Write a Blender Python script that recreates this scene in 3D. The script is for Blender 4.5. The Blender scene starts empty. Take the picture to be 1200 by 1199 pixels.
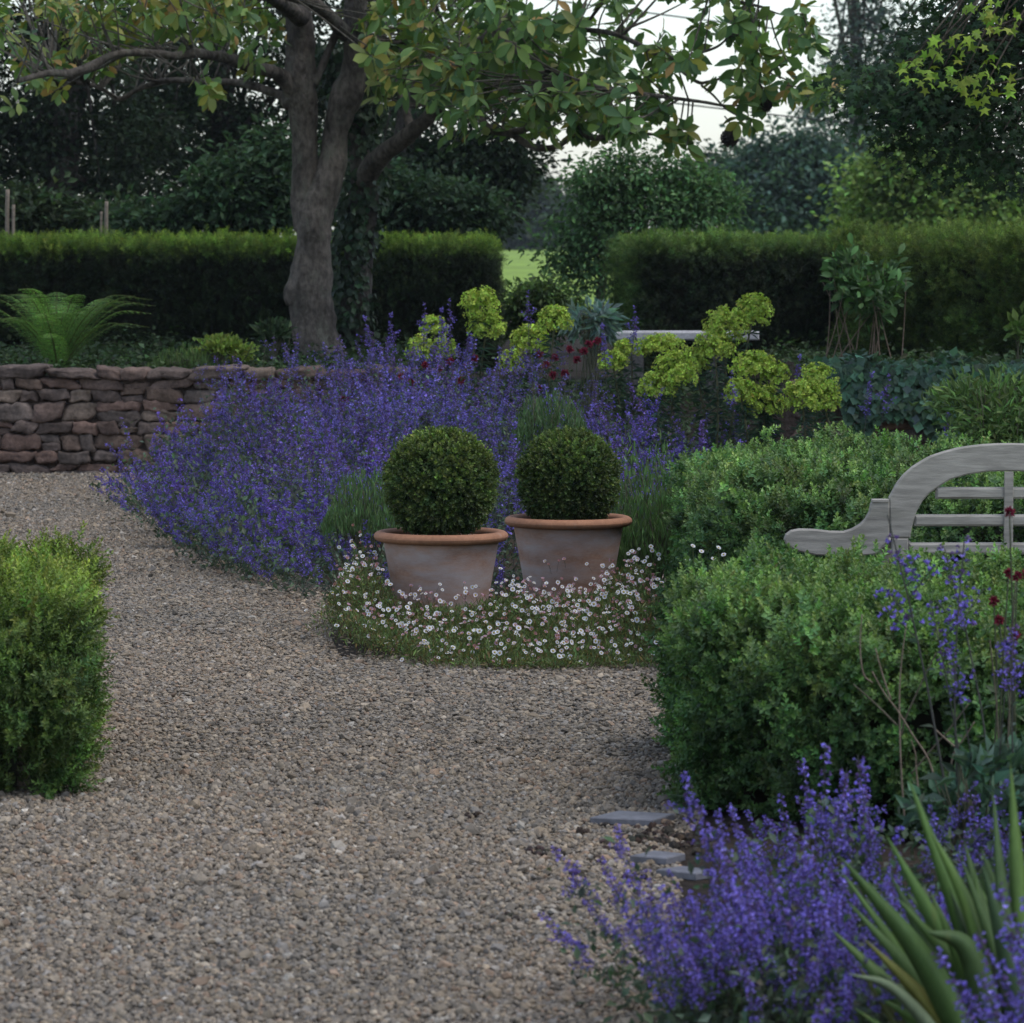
import bpy, math, random
import numpy as np
from mathutils import Matrix, Vector

random.seed(11)
rng = np.random.default_rng(11)
PI = math.pi
scene = bpy.context.scene
COL = scene.collection

# ------------------------------------------------------------------ camera numbers
F, EYE, HOR = 4600.0, 1.75, 280.0
PITCH = math.atan((599.5 - HOR) / F)
CP, SP = math.cos(PITCH), math.sin(PITCH)

def at(px, py, d):
    """world point seen at pixel (px, py) of the 1200 px photograph, d metres down the garden"""
    r = (px - 600.0) / F
    u = -(py - 599.5) / F
    dy = CP + u * SP
    dz = -SP + u * CP
    k = d / dy
    return np.array([r * k, d, EYE + dz * k])

def ground(px, py, z=0.0):
    r = (px - 600.0) / F
    u = -(py - 599.5) / F
    dy = CP + u * SP
    dz = -SP + u * CP
    k = (z - EYE) / dz
    return np.array([r * k, dy * k, z])

# ------------------------------------------------------------------ mesh toolkit
def nrm(a):
    return a / np.maximum(np.linalg.norm(a, axis=-1, keepdims=True), 1e-9)

class Geo:
    def __init__(self):
        self.v, self.c, self.t, self.q, self.ts, self.qs, self.n = [], [], [], [], [], [], 0
    def add(self, v, tris=None, quads=None, col=(0.5, 0.5, 0.5), smooth=False):
        v = np.asarray(v, np.float32).reshape(-1, 3)
        m = len(v)
        self.v.append(v)
        col = np.asarray(col, np.float32)
        self.c.append(np.broadcast_to(col, (m, 3)) if col.ndim == 1 else col.reshape(-1, 3))
        if tris is not None and len(tris):
            t = np.asarray(tris, np.int64).reshape(-1, 3) + self.n
            self.t.append(t); self.ts.append(np.full(len(t), smooth))
        if quads is not None and len(quads):
            q = np.asarray(quads, np.int64).reshape(-1, 4) + self.n
            self.q.append(q); self.qs.append(np.full(len(q), smooth))
        self.n += m
        return self
    def arrays(self):
        v = np.concatenate(self.v) if self.v else np.zeros((0, 3), np.float32)
        c = np.concatenate(self.c) if self.c else np.zeros((0, 3), np.float32)
        t = np.concatenate(self.t) if self.t else np.zeros((0, 3), np.int64)
        q = np.concatenate(self.q) if self.q else np.zeros((0, 4), np.int64)
        sm = np.concatenate([np.concatenate(self.ts) if self.ts else np.zeros(0, bool),
                             np.concatenate(self.qs) if self.qs else np.zeros(0, bool)])
        return v, c, t, q, sm
    def tmpl(self):
        v, c, t, q, sm = self.arrays()
        return dict(v=v, c=c, t=t, q=q)
    def mesh(self, name):
        v, c, t, q, sm = self.arrays()
        me = bpy.data.meshes.new(name)
        me.vertices.add(len(v)); me.vertices.foreach_set('co', v.ravel())
        loops = np.concatenate([t.ravel(), q.ravel()]).astype(np.int32)
        me.loops.add(len(loops)); me.loops.foreach_set('vertex_index', loops)
        nf = len(t) + len(q)
        starts = np.concatenate([np.arange(len(t)) * 3, len(t) * 3 + np.arange(len(q)) * 4]).astype(np.int32)
        me.polygons.add(nf); me.polygons.foreach_set('loop_start', starts)
        me.polygons.foreach_set('use_smooth', sm.astype(bool))
        me.update(calc_edges=True)
        a = me.attributes.new('Col', 'FLOAT_COLOR', 'POINT')
        a.data.foreach_set('color', np.concatenate([c, np.ones((len(c), 1), np.float32)], 1).astype(np.float32).ravel())
        return me
    def build(self, name, mat, parent=None, loc=None):
        me = self.mesh(name)
        me.materials.append(mat)
        o = bpy.data.objects.new(name, me)
        COL.objects.link(o)
        if parent is not None:
            o.parent = parent
            if loc is None:                      # vertices are in world space: undo the parent's place
                o.location = -Vector(parent.location)
        if loc is not None:
            o.location = loc
        return o

def scatter(geo, T, pos, R, s, col=None, smooth=False):
    """copies of template T at pos (N,3), rotation R (N,3,3), size s, colour multiplier col (N,3)"""
    pos = np.asarray(pos, np.float32); N = len(pos)
    if N == 0: return
    s = np.broadcast_to(np.asarray(s, np.float32), (N,))
    m = len(T['v'])
    V = np.einsum('nij,mj->nmi', R, T['v']) * s[:, None, None] + pos[:, None, :]
    C = np.broadcast_to(T['c'][None], (N, m, 3))
    if col is not None:
        C = C * np.asarray(col, np.float32)[:, None, :]
    off = (np.arange(N) * m)[:, None, None]
    t = (T['t'][None] + off).reshape(-1, 3) if len(T['t']) else None
    q = (T['q'][None] + off).reshape(-1, 4) if len(T['q']) else None
    geo.add(V.reshape(-1, 3), t, q, C.reshape(-1, 3), smooth)

def frames(d, n=None, roll=None):
    """matrices whose +Y goes along d; +Z near n (or turned at random)"""
    d = nrm(np.asarray(d, float)); N = len(d)
    if n is None:
        n = rng.normal(size=(N, 3))
    z = nrm(n - (n * d).sum(1, keepdims=True) * d)
    x = np.cross(d, z)
    return np.stack([x, d, z], axis=2)

def frames_z(d):
    """matrices whose +Z goes along d, turned at random about it"""
    R = frames(d)
    return np.stack([R[:, :, 0], -R[:, :, 2], R[:, :, 1]], axis=2)

def spline(pts, n=6):
    P = np.asarray(pts, float)
    if len(P) < 3: 
        t = np.linspace(0, 1, n + 1)[:, None]
        return P[0] * (1 - t) + P[-1] * t
    A = np.vstack([2 * P[0] - P[1], P, 2 * P[-1] - P[-2]])
    out = []
    for i in range(1, len(A) - 2):
        for t in np.linspace(0, 1, n, endpoint=False):
            a, b, c, d = A[i - 1], A[i], A[i + 1], A[i + 2]
            out.append(0.5 * (2 * b + (c - a) * t + (2 * a - 5 * b + 4 * c - d) * t * t + (3 * b - a - 3 * c + d) * t ** 3))
    out.append(A[-2])
    return np.array(out)

def tube(geo, pts, rad, sides=8, col=(0.2, 0.2, 0.2), lump=0.0, sub=5, smooth=True, cap=True):
    pts = np.asarray(pts, float)
    rad = np.broadcast_to(np.asarray(rad, float), (len(pts),))
    P = spline(np.concatenate([pts, rad[:, None]], 1), sub) if sub > 1 else np.concatenate([pts, rad[:, None]], 1)
    X, r = P[:, :3], np.maximum(P[:, 3], 1e-4)
    T = nrm(np.gradient(X, axis=0))
    ref = np.array([0.0, 1.0, 0.0]) if abs(T[0][1]) < 0.9 else np.array([1.0, 0, 0])
    u = np.cross(T[0], ref); u /= np.linalg.norm(u)
    rings = []
    ang = np.linspace(0, 2 * PI, sides, endpoint=False)
    ph = rng.uniform(0, 6.28, 6)
    for i in range(len(X)):
        u = u - (u @ T[i]) * T[i]; u /= max(np.linalg.norm(u), 1e-9)
        w = np.cross(T[i], u)
        rr = r[i] * (1 + lump * (np.sin(2 * ang + ph[0] + i * 0.35) * 0.5 + np.sin(3 * ang + ph[1] - i * 0.5) * 0.35 + np.sin(5 * ang + ph[2] + i * 0.9) * 0.25 + math.sin(i * 1.1 + ph[3]) * 0.35))
        rings.append(X[i] + np.outer(np.cos(ang) * rr, u) + np.outer(np.sin(ang) * rr, w))
    n = len(X)
    V = np.concatenate(rings)
    i, j = np.meshgrid(np.arange(n - 1), np.arange(sides), indexing='ij')
    a = i * sides + j; b = i * sides + (j + 1) % sides
    q = np.stack([a, b, b + sides, a + sides], -1).reshape(-1, 4)
    tr = None
    if cap and sides > 2:
        V = np.vstack([V, X[0], X[-1]])
        c0, c1 = n * sides, n * sides + 1
        k = np.arange(sides); k2 = (k + 1) % sides
        tr = np.concatenate([np.stack([np.full(sides, c0), k2, k], -1), np.stack([np.full(sides, c1), (n - 1) * sides + k, (n - 1) * sides + k2], -1)])
    geo.add(V, tr, q, col, smooth)
    return X

def lathe(geo, prof, seg=48, col=(0.5, 0.5, 0.5), centre=(0, 0, 0), smooth=True):
    prof = np.asarray(prof, float); n = len(prof)
    ang = np.linspace(0, 2 * PI, seg, endpoint=False)
    V = np.stack([np.outer(prof[:, 0], np.cos(ang)), np.outer(prof[:, 0], np.sin(ang)), np.repeat(prof[:, 1:2], seg, 1)], -1).reshape(-1, 3)
    i, j = np.meshgrid(np.arange(n - 1), np.arange(seg), indexing='ij')
    a = i * seg + j; b = i * seg + (j + 1) % seg
    geo.add(V + np.asarray(centre), None, np.stack([a, b, b + seg, a + seg], -1).reshape(-1, 4), col, smooth)

def bevel_poly(geo, poly, y0, y1, bev=0.006, col=(0.5, 0.5, 0.5)):
    """board cut to the outline poly (x, z), from y0 to y1, with chamfered edges"""
    P = np.asarray(poly, float); n = len(P)
    area = 0.5 * np.sum(P[:, 0] * np.roll(P[:, 1], -1) - np.roll(P[:, 0], -1) * P[:, 1])
    if area < 0: P = P[::-1]
    e = nrm(np.roll(P, -1, 0) - P); nn = np.stack([e[:, 1], -e[:, 0]], 1)
    nv = nrm(nn + np.roll(nn, 1, 0))
    k = np.clip((nv * nn).sum(1, keepdims=True), 0.5, 1)
    Q = P - nv * bev / k
    ys = [y0, y0 + bev, y1 - bev, y1]
    rings = [np.stack([A[:, 0], np.full(n, y), A[:, 1]], 1) for A, y in zip([Q, P, P, Q], ys)]
    V = np.concatenate(rings)
    i, j = np.meshgrid(np.arange(3), np.arange(n), indexing='ij')
    a = i * n + j; b = i * n + (j + 1) % n
    geo.add(V, None, np.stack([a, b, b + n, a + n], -1).reshape(-1, 4), col)
    from mathutils.geometry import tessellate_polygon
    tr = np.array(tessellate_polygon([[Vector((p[0], p[1], 0)) for p in Q]]))
    base = geo.n - 4 * n
    geo.t.append(np.concatenate([tr[:, ::-1], tr + 3 * n]) + base); geo.ts.append(np.zeros(2 * len(tr), bool))

def bar(geo, x0, x1, y0, y1, z0, z1, bev=0.005, col=(0.5, 0.5, 0.5)):
    bevel_poly(geo, [(x0, z0), (x1, z0), (x1, z1), (x0, z1)], y0, y1, bev, col)

_K = rng.normal(size=(14, 3)); _PH = rng.uniform(0, 6.28, 14)
def noise(p, scale=1.0):
    """smooth, cheap noise about -1..1"""
    q = np.asarray(p, float) * (1.0 / scale)
    out = 0
    for k, ph in zip(_K, _PH):
        out = out + np.sin(q @ (k * 2.2) + ph)
    return out / 4.0

def inside(poly, x, y):
    poly = np.asarray(poly); r = np.zeros(len(x), bool)
    j = len(poly) - 1
    for i in range(len(poly)):
        xi, yi = poly[i][:2]; xj, yj = poly[j][:2]
        c = ((yi > y) != (yj > y)) & (x < (xj - xi) * (y - yi) / (yj - yi + 1e-12) + xi)
        r ^= c; j = i
    return r

def edge_dist(poly, x, y):
    """distance to the outline and the outward direction of the nearest edge"""
    poly = np.asarray(poly, float)[:, :2]; n = len(poly)
    best = np.full(len(x), 1e9); nx = np.zeros(len(x)); ny = np.zeros(len(x))
    ar = 0.5 * np.sum(poly[:, 0] * np.roll(poly[:, 1], -1) - np.roll(poly[:, 0], -1) * poly[:, 1])
    sg = 1 if ar > 0 else -1
    for i in range(n):
        a, b = poly[i], poly[(i + 1) % n]
        e = b - a; L = np.hypot(*e); e = e / L
        t = np.clip((x - a[0]) * e[0] + (y - a[1]) * e[1], 0, L)
        d = np.hypot(x - a[0] - t * e[0], y - a[1] - t * e[1])
        k = d < best
        best[k] = d[k]; nx[k] = sg * e[1]; ny[k] = -sg * e[0]
    return best, nx, ny

# ------------------------------------------------------------------ labels
def tag(o, label=None, cat=None, group=None, kind=None):
    if label: o['label'] = label
    if cat: o['category'] = cat
    if group: o['group'] = group
    if kind: o['kind'] = kind
    return o

def thing(name, loc, label, cat, group=None):
    o = bpy.data.objects.new(name, None)
    o.empty_display_size = 0.1
    COL.objects.link(o)
    o.location = [float(v) for v in loc]
    return tag(o, label, cat, group)

# ------------------------------------------------------------------ materials
def new_mat(name):
    m = bpy.data.materials.new(name); m.use_nodes = True
    nt = m.node_tree; nt.nodes.clear()
    return m, nt, nt.nodes, nt.links

def leaf_mat(name, trans=0.28, rough=0.5, spec=0.35, tint=(1.15, 1.25, 0.7)):
    m, nt, N, L = new_mat(name)
    out = N.new('ShaderNodeOutputMaterial')
    at_ = N.new('ShaderNodeAttribute'); at_.attribute_name = 'Col'
    p = N.new('ShaderNodeBsdfPrincipled')
    p.inputs['Roughness'].default_value = rough
    p.inputs['Specular IOR Level'].default_value = spec
    L.new(at_.outputs['Color'], p.inputs['Base Color'])
    tr = N.new('ShaderNodeBsdfTranslucent')
    mul = N.new('ShaderNodeVectorMath'); mul.operation = 'MULTIPLY'
    mul.inputs[1].default_value = tint
    L.new(at_.outputs['Color'], mul.inputs[0]); L.new(mul.outputs[0], tr.inputs['Color'])
    mx = N.new('ShaderNodeMixShader'); mx.inputs[0].default_value = trans
    L.new(p.outputs[0], mx.inputs[1]); L.new(tr.outputs[0], mx.inputs[2])
    L.new(mx.outputs[0], out.inputs[0])
    return m

def solid_mat(name, rough=0.8, n1=(8.0, 0.35), n2=(60.0, 0.25), bump=0.3, bscale=40.0, bdist=0.01, spec=0.3, stretch=(1, 1, 1), stain=None):
    """colour from the mesh's own Col attribute, broken up by two noises, with bump; stain = (colour, scale, threshold)"""
    m, nt, N, L = new_mat(name)
    out = N.new('ShaderNodeOutputMaterial')
    p = N.new('ShaderNodeBsdfPrincipled'); p.inputs['Roughness'].default_value = rough
    p.inputs['Specular IOR Level'].default_value = spec
    L.new(p.outputs[0], out.inputs[0])
    at_ = N.new('ShaderNodeAttribute'); at_.attribute_name = 'Col'
    tc = N.new('ShaderNodeTexCoord'); mp = N.new('ShaderNodeMapping'); mp.inputs['Scale'].default_value = stretch
    L.new(tc.outputs['Object'], mp.inputs[0])
    cur = at_.outputs['Color']
    for sc, amp in (n1, n2):
        t = N.new('ShaderNodeTexNoise'); t.inputs['Scale'].default_value = sc; t.inputs['Detail'].default_value = 5
        L.new(mp.outputs[0], t.inputs['Vector'])
        r = N.new('ShaderNodeMapRange'); r.inputs[1].default_value = 0.3; r.inputs[2].default_value = 0.7
        r.inputs[3].default_value = 1 - amp; r.inputs[4].default_value = 1 + amp
        L.new(t.outputs['Fac'], r.inputs[0])
        x = N.new('ShaderNodeVectorMath'); x.operation = 'SCALE'
        L.new(cur, x.inputs[0]); L.new(r.outputs[0], x.inputs['Scale'])
        cur = x.outputs[0]
    if stain:
        c, sc, lo, hi = stain
        t = N.new('ShaderNodeTexNoise'); t.inputs['Scale'].default_value = sc; t.inputs['Detail'].default_value = 7
        t.inputs['Roughness'].default_value = 0.62
        L.new(mp.outputs[0], t.inputs['Vector'])
        r = N.new('ShaderNodeMapRange'); r.inputs[1].default_value = lo; r.inputs[2].default_value = hi
        L.new(t.outputs['Fac'], r.inputs[0])
        mx = N.new('ShaderNodeMix'); mx.data_type = 'RGBA'
        mx.inputs[7].default_value = (*c, 1)
        L.new(r.outputs[0], mx.inputs[0]); L.new(cur, mx.inputs[6])
        cur = mx.outputs[2]
    L.new(cur, p.inputs['Base Color'])
    if bump:
        t = N.new('ShaderNodeTexNoise'); t.inputs['Scale'].default_value = bscale; t.inputs['Detail'].default_value = 8
        t.inputs['Roughness'].default_value = 0.65
        L.new(mp.outputs[0], t.inputs['Vector'])
        b = N.new('ShaderNodeBump'); b.inputs['Strength'].default_value = bump; b.inputs['Distance'].default_value = bdist
        L.new(t.outputs['Fac'], b.inputs['Height']); L.new(b.outputs[0], p.inputs['Normal'])
    return m

M_leaf = leaf_mat('leaf', 0.27, 0.6, 0.18)
M_gloss = leaf_mat('glossy_leaf', 0.25, 0.48, 0.26)
M_petal = leaf_mat('petal', 0.35, 0.6, 0.2, (1.1, 1.1, 1.2))
M_bark = solid_mat('bark', 0.9, (5, 0.4), (26, 0.45), 1.0, 30, 0.05, 0.15, (1, 1, 0.55), ((0.17, 0.165, 0.13), 9, 0.52, 0.72))
M_stone = solid_mat('rough_stone', 0.92, (7, 0.35), (38, 0.3), 0.8, 55, 0.01, 0.2, (1, 1, 1), ((0.17, 0.15, 0.125), 9, 0.66, 0.84))
M_wood = solid_mat('weathered_oak', 0.75, (4, 0.22), (50, 0.28), 0.5, 80, 0.006, 0.3, (0.16, 1, 1), ((0.13, 0.128, 0.095), 8, 0.56, 0.85))
M_woodv = M_wood
M_terra = solid_mat('terracotta_rim', 0.8, (9, 0.2), (70, 0.12), 0.25, 90, 0.004, 0.3, (1, 1, 1), ((0.30, 0.25, 0.21), 12, 0.6, 0.85))
M_pot = solid_mat('terracotta_lime_bloom', 0.85, (6, 0.22), (60, 0.12), 0.3, 70, 0.004, 0.3, (1, 1, 3.2), ((0.40, 0.35, 0.34), 3.2, 0.40, 0.68))
M_soil = solid_mat('soil', 0.95, (3, 0.3), (40, 0.4), 1.0, 45, 0.03, 0.15)
M_peb = solid_mat('gravel_stone', 0.85, (40, 0.12), (200, 0.18), 0.0, 1, 1, 0.3)
M_slate = solid_mat('slate', 0.6, (8, 0.2), (50, 0.2), 0.4, 40, 0.004, 0.45)
M_grass = solid_mat('grass_field', 0.9, (0.06, 0.2), (1.5, 0.25), 0.6, 6, 0.05, 0.2)
M_twig = solid_mat('dry_twig', 0.85, (30, 0.2), (90, 0.2), 0.3, 120, 0.002, 0.2)
M_wire = solid_mat('cable_rubber', 0.6, (5, 0.1), (30, 0.1), 0.0)

def vary(n, base, sig=0.22, hue=0.10):
    """n colours around base"""
    c = np.asarray(base, float) * np.exp(rng.normal(0, sig, (n, 1)))
    return np.clip(c * np.exp(rng.normal(0, hue, (n, 3))), 0.0, 0.9)

# ------------------------------------------------------------------ leaf and sprig templates
def t_leaf(w=0.5, fold=0.25, curve=0.0, col=(1, 1, 1)):
    g = Geo()
    h = w * fold
    g.add([(0, 0, 0), (w / 2, 0.48, h), (0, 1, -curve), (-w / 2, 0.48, h)], [(0, 1, 2), (0, 2, 3)], None, col)
    return g.tmpl()

def t_broad(w=0.45, fold=0.18, droop=0.25, wide=0.6, col=(1, 1, 1), k=4):
    """leaf with a bent midrib and rounded outline (unit length along Y)"""
    ys = np.linspace(0, 1, k + 1)
    prof = [0.04] + [math.sin(PI * (y ** (math.log(0.5) / math.log(wide)))) ** 0.7 for y in ys[1:-1]] + [0.0]
    V, q, t = [], [], []
    for y, p in zip(ys, prof):
        z = -droop * y * y
        hw = w / 2 * p
        V += [(-hw, y, z + hw * fold), (0, y, z), (hw, y, z + hw * fold)]
    for i in range(k):
        a = 3 * i
        q += [(a, a + 1, a + 4, a + 3), (a + 1, a + 2, a + 5, a + 4)]
    return Geo().add(V, None, q, col, True).tmpl()

LEAF = t_leaf(0.5); LEAF_N = t_leaf(0.16, 0.2); LEAF_R = t_leaf(0.72, 0.22)
BROAD = t_broad(); 

def sprig(n, leaf, llen, stem, up=0.9, spread=1.0, w_end=1.0):
    """twig tip along +Z with n leaves round it; colours are multipliers: young tip leaves paler"""
    g = Geo()
    z = np.linspace(0.05, 1, n) * stem
    a = np.arange(n) * 2.4 + rng.uniform(0, 6)
    el = np.linspace(0.3, 1.15, n) * up + rng.normal(0, 0.15, n)
    d = np.stack([np.cos(a) * np.cos(el), np.sin(a) * np.cos(el), np.sin(el)], 1) * spread
    nh = np.stack([-np.cos(a) * np.sin(el), -np.sin(a) * np.sin(el), np.cos(el)], 1) + rng.normal(0, 0.25, (n, 3))
    pos = np.stack([np.zeros(n), np.zeros(n), z], 1)
    sz = llen * np.linspace(1.0, 0.62, n) * rng.uniform(0.8, 1.15, n)
    c = np.linspace(0.85, 1.3, n)[:, None] * np.exp(rng.normal(0, 0.12, (n, 1))) * np.ones((1, 3))
    c = c * np.stack([np.linspace(0.92, 1.15, n), np.ones(n), np.linspace(1.05, 0.75, n)], 1)
    scatter(g, leaf, pos, frames(d, nh), sz, c)
    return g.tmpl()

BOX = [sprig(10, LEAF_R, 0.017, 0.035) for _ in range(4)]
BOXN = [sprig(14, LEAF, 0.017, 0.05) for _ in range(4)]
YEW = [sprig(14, t_leaf(0.22, 0.2), 0.05, 0.09, 0.7) for _ in range(4)]
SPR = [sprig(12, LEAF, 0.05, 0.10) for _ in range(4)]

def use_sprigs(geo, S, pos, dirs, size, col):
    n = len(pos); k = rng.integers(0, len(S), n); size = np.broadcast_to(size, (n,))
    for i in range(len(S)):
        s = k == i
        if s.any():
            scatter(geo, S[i], pos[s], frames_z(dirs[s]), size[s], col[s])

# ------------------------------------------------------------------ clipped hedges
def hedge(geo, poly, z0, z1, per_m2, S, base, top_col=None, shell=0.07, r=0.12, lump=0.05, lscale=0.25, size=(0.8, 1.3),
          upbias=0.35, top_depth=0.25, core=(0.020, 0.022, 0.012), sig=0.2, see=None, patch=0.25, clus=(12, 0.028), out=0.05, lit_end_col=None):
    poly = np.asarray(poly, float)[:, :2]
    lo = poly.min(0); hi = poly.max(0)
    ed = np.roll(poly, -1, 0) - poly
    per = np.hypot(ed[:, 0], ed[:, 1]).sum()
    ar = abs(0.5 * np.sum(poly[:, 0] * np.roll(poly[:, 1], -1) - np.roll(poly[:, 0], -1) * poly[:, 1]))
    kc, sc = clus
    want = int(per_m2 * (per * (z1 - z0) + ar) / kc)
    got = []; tot = 0; m = lump * 2.2
    while tot < want:
        n = 400000
        x = rng.uniform(lo[0] - m, hi[0] + m, n); y = rng.uniform(lo[1] - m, hi[1] + m, n); z = rng.uniform(z0, z1 + m, n)
        if see is not None:
            k = see(x, y, z); x, y, z = x[k], y[k], z[k]
        d, nx, ny = edge_dist(poly, x, y)
        di = np.where(inside(poly, x, y), d, -d)
        dz = z1 - z
        a = np.maximum(r - di, 0); b = np.maximum(r - dz, 0)
        dep = np.where((a > 0) & (b > 0), r - np.hypot(a, b), np.minimum(di, dz))
        P = np.stack([x, y, z], 1)
        dep = dep + lump * (noise(P, lscale) + 0.6 * noise(P + 9, lscale * 0.45))
        k = (dep > 0) & (dep < shell * rng.uniform(0.1, 1.0, len(x)))
        nn = np.stack([nx * (a + 1e-3), ny * (a + 1e-3), b + 1e-3], 1)
        side = (a <= 0) & (di < dz); topp = (b <= 0) & (dz <= di)
        nn = np.where(((a > 0) & (b <= 0))[:, None], np.stack([nx, ny, 0 * nx], 1), nn)
        nn = np.where(((b > 0) & (a <= 0))[:, None], np.array([0, 0, 1.0]), nn)
        got.append(np.concatenate([P[k], nrm(nn[k])], 1)); tot += int(k.sum())
    G = np.concatenate(got)[:want]
    P, nn = G[:, :3], G[:, 3:]
    # each shoot is a spray of several leafy tips
    ax = nrm(nn + rng.normal(0, 0.35, P.shape) + np.array([0, 0, upbias]))
    ci = np.repeat(np.arange(len(P)), kc)
    tt = rng.random(len(ci))
    P = P[ci] + ax[ci] * ((tt - 0.6) * sc * 3.2 + rng.uniform(0, out, len(P))[ci] - out * 0.7)[:, None] + rng.normal(0, 1, (len(ci), 3)) * (sc * (1.15 - 0.7 * tt))[:, None]
    P[:, 2] = np.maximum(P[:, 2], z0)
    nn = nn[ci]
    d = nrm(ax[ci] + rng.normal(0, 0.45, P.shape) + np.array([0, 0, upbias * 0.5]))
    cb = np.exp(rng.normal(0, sig * 1.2, ci.max() + 1))[ci][:, None] * np.exp(rng.normal(0, 0.07, (ci.max() + 1, 3)))[ci] * (0.8 + 0.4 * tt)[:, None]
    c = vary(len(P), base, sig * 0.6, 0.05) * np.exp(patch * noise(P, 0.35))[:, None] * cb
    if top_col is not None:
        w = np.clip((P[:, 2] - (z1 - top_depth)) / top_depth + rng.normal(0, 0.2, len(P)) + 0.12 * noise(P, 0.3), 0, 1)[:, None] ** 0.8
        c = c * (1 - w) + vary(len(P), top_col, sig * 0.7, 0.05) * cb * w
    if lit_end_col is not None:                     # paler leaf colour stands in for light falling on the left end
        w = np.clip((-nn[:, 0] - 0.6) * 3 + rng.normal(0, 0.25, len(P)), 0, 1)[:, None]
        c = c * (1 - w) + vary(len(P), lit_end_col, sig * 0.7, 0.05) * cb * w
    use_sprigs(geo, S, P, d, rng.uniform(size[0], size[1], len(P)), c)
    # woody inside of the hedge
    cen = poly.mean(0); ins = shell * 0.8 + lump
    e = nrm(ed); nr = np.stack([e[:, 1], -e[:, 0]], 1)
    sg = 1 if 0.5 * np.sum(poly[:, 0] * np.roll(poly[:, 1], -1) - np.roll(poly[:, 0], -1) * poly[:, 1]) > 0 else -1
    vn = nrm(nr + np.roll(nr, 1, 0)) * sg
    q = poly - vn * ins * 2.0
    n = len(q)
    V = np.concatenate([np.c_[q, np.full(n, z0)], np.c_[q, np.full(n, z1 - ins)]])
    k = np.arange(n)
    geo.add(V, None, np.stack([k, (k + 1) % n, (k + 1) % n + n, k + n], 1), core)
    from mathutils.geometry import tessellate_polygon
    tr = np.array(tessellate_polygon([[Vector((p[0], p[1], 0)) for p in q]]))
    geo.add(np.c_[q, np.full(n, z1 - ins)], tr, None, core)

# ================================================================== SETTING
def sheet(name, x0, x1, y0, y1, nx, ny, zf, mat, col, label=None):
    X, Y = np.meshgrid(np.linspace(x0, x1, nx), np.linspace(y0, y1, ny), indexing='ij')
    P = np.stack([X.ravel(), Y.ravel(), zf(X.ravel(), Y.ravel())], 1)
    i, j = np.meshgrid(np.arange(nx - 1), np.arange(ny - 1), indexing='ij')
    a = i * ny + j
    g = Geo(); g.add(P, None, np.stack([a, a + ny, a + ny + 1, a + 1], -1).reshape(-1, 4), col, True)
    o = g.build(name, mat); tag(o, kind='structure')
    return o

def sstep(a, b, x):
    t = np.clip((x - a) / (b - a), 0, 1); return t * t * (3 - 2 * t)

def terrace(x, y):
    left = 0.72 * sstep(29.45, 29.6, y) * (1 - sstep(-0.75, -0.35, x))
    right = 0.74 * sstep(26.25, 26.4, y) * sstep(2.05, 2.2, x)
    mid = 0.45 * sstep(27.5, 33, y) * sstep(-0.7, 0.2, x)
    base = np.maximum(np.maximum(left, right), mid)
    return base + (0.72 - base) * sstep(36, 60, y) - 0.03

sheet('ground', -900, 900, -60, 1500, 12, 12, lambda x, y: 0 * x - 0.08, M_grass, (0.10, 0.15, 0.03))
sheet('terrain', -14, 14, 24.0, 70.0, 141, 185, terrace, M_soil, (0.028, 0.022, 0.016))
def ground_cover():
    g = Geo(); n = 26000
    x = np.concatenate([rng.uniform(-6, 0.2, n // 2), rng.uniform(0.2, 5.5, n // 2)]); y = np.where(x < 0.2, rng.uniform(29.62, 36.5, n), rng.uniform(27.5, 35, n))
    z = terrace(x, y) + 0.03 + np.abs(rng.normal(0, 0.05, n)) * (1 + 0.7 * noise(np.c_[x, y, 0 * x], 0.5))
    scatter(g, LEAF_R, np.c_[x, y, z], frames(rng.normal(0, 1, (n, 3)) * [1, 1, 0.4], rng.normal(0, 0.4, (n, 3)) + [0, 0, 1]), rng.uniform(0.03, 0.07, n), vary(n, (0.035, 0.06, 0.024), 0.35))
    o = g.build('ground_cover', M_leaf); tag(o, kind='stuff')
sheet('field', -600, 600, 58.0, 1200.0, 60, 140, lambda x, y: 0.72 + 0 * x + 0.5 * sstep(120, 500, y), M_grass, (0.18, 0.27, 0.04))

# gravel: a sheet of grit with the loose stones lying on it
def gravel_bed():
    m, nt, N, L = new_mat('gravel_grit')
    out = N.new('ShaderNodeOutputMaterial'); p = N.new('ShaderNodeBsdfPrincipled'); p.inputs['Roughness'].default_value = 0.95
    tc = N.new('ShaderNodeTexCoord')
    v = N.new('ShaderNodeTexVoronoi'); v.inputs['Scale'].default_value = 75
    L.new(tc.outputs['Object'], v.inputs['Vector'])
    r = N.new('ShaderNodeValToRGB')
    r.color_ramp.elements[0].color = (0.05, 0.043, 0.036, 1); r.color_ramp.elements[1].color = (0.16, 0.14, 0.115, 1)
    sx = N.new('ShaderNodeSeparateColor'); L.new(v.outputs['Color'], sx.inputs[0]); L.new(sx.outputs[0], r.inputs[0])
    L.new(r.outputs[0], p.inputs['Base Color'])
    b = N.new('ShaderNodeBump'); b.inputs['Strength'].default_value = 0.8; b.inputs['Distance'].default_value = 0.01; b.invert = True
    L.new(v.outputs['Distance'], b.inputs['Height']); L.new(b.outputs[0], p.inputs['Normal'])
    L.new(p.outputs[0], out.inputs[0])
    return m
sheet('gravel_path', -9, 4, 3.0, 29.35, 2, 2, lambda x, y: 0 * x, gravel_bed(), (0.2, 0.18, 0.15))

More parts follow.
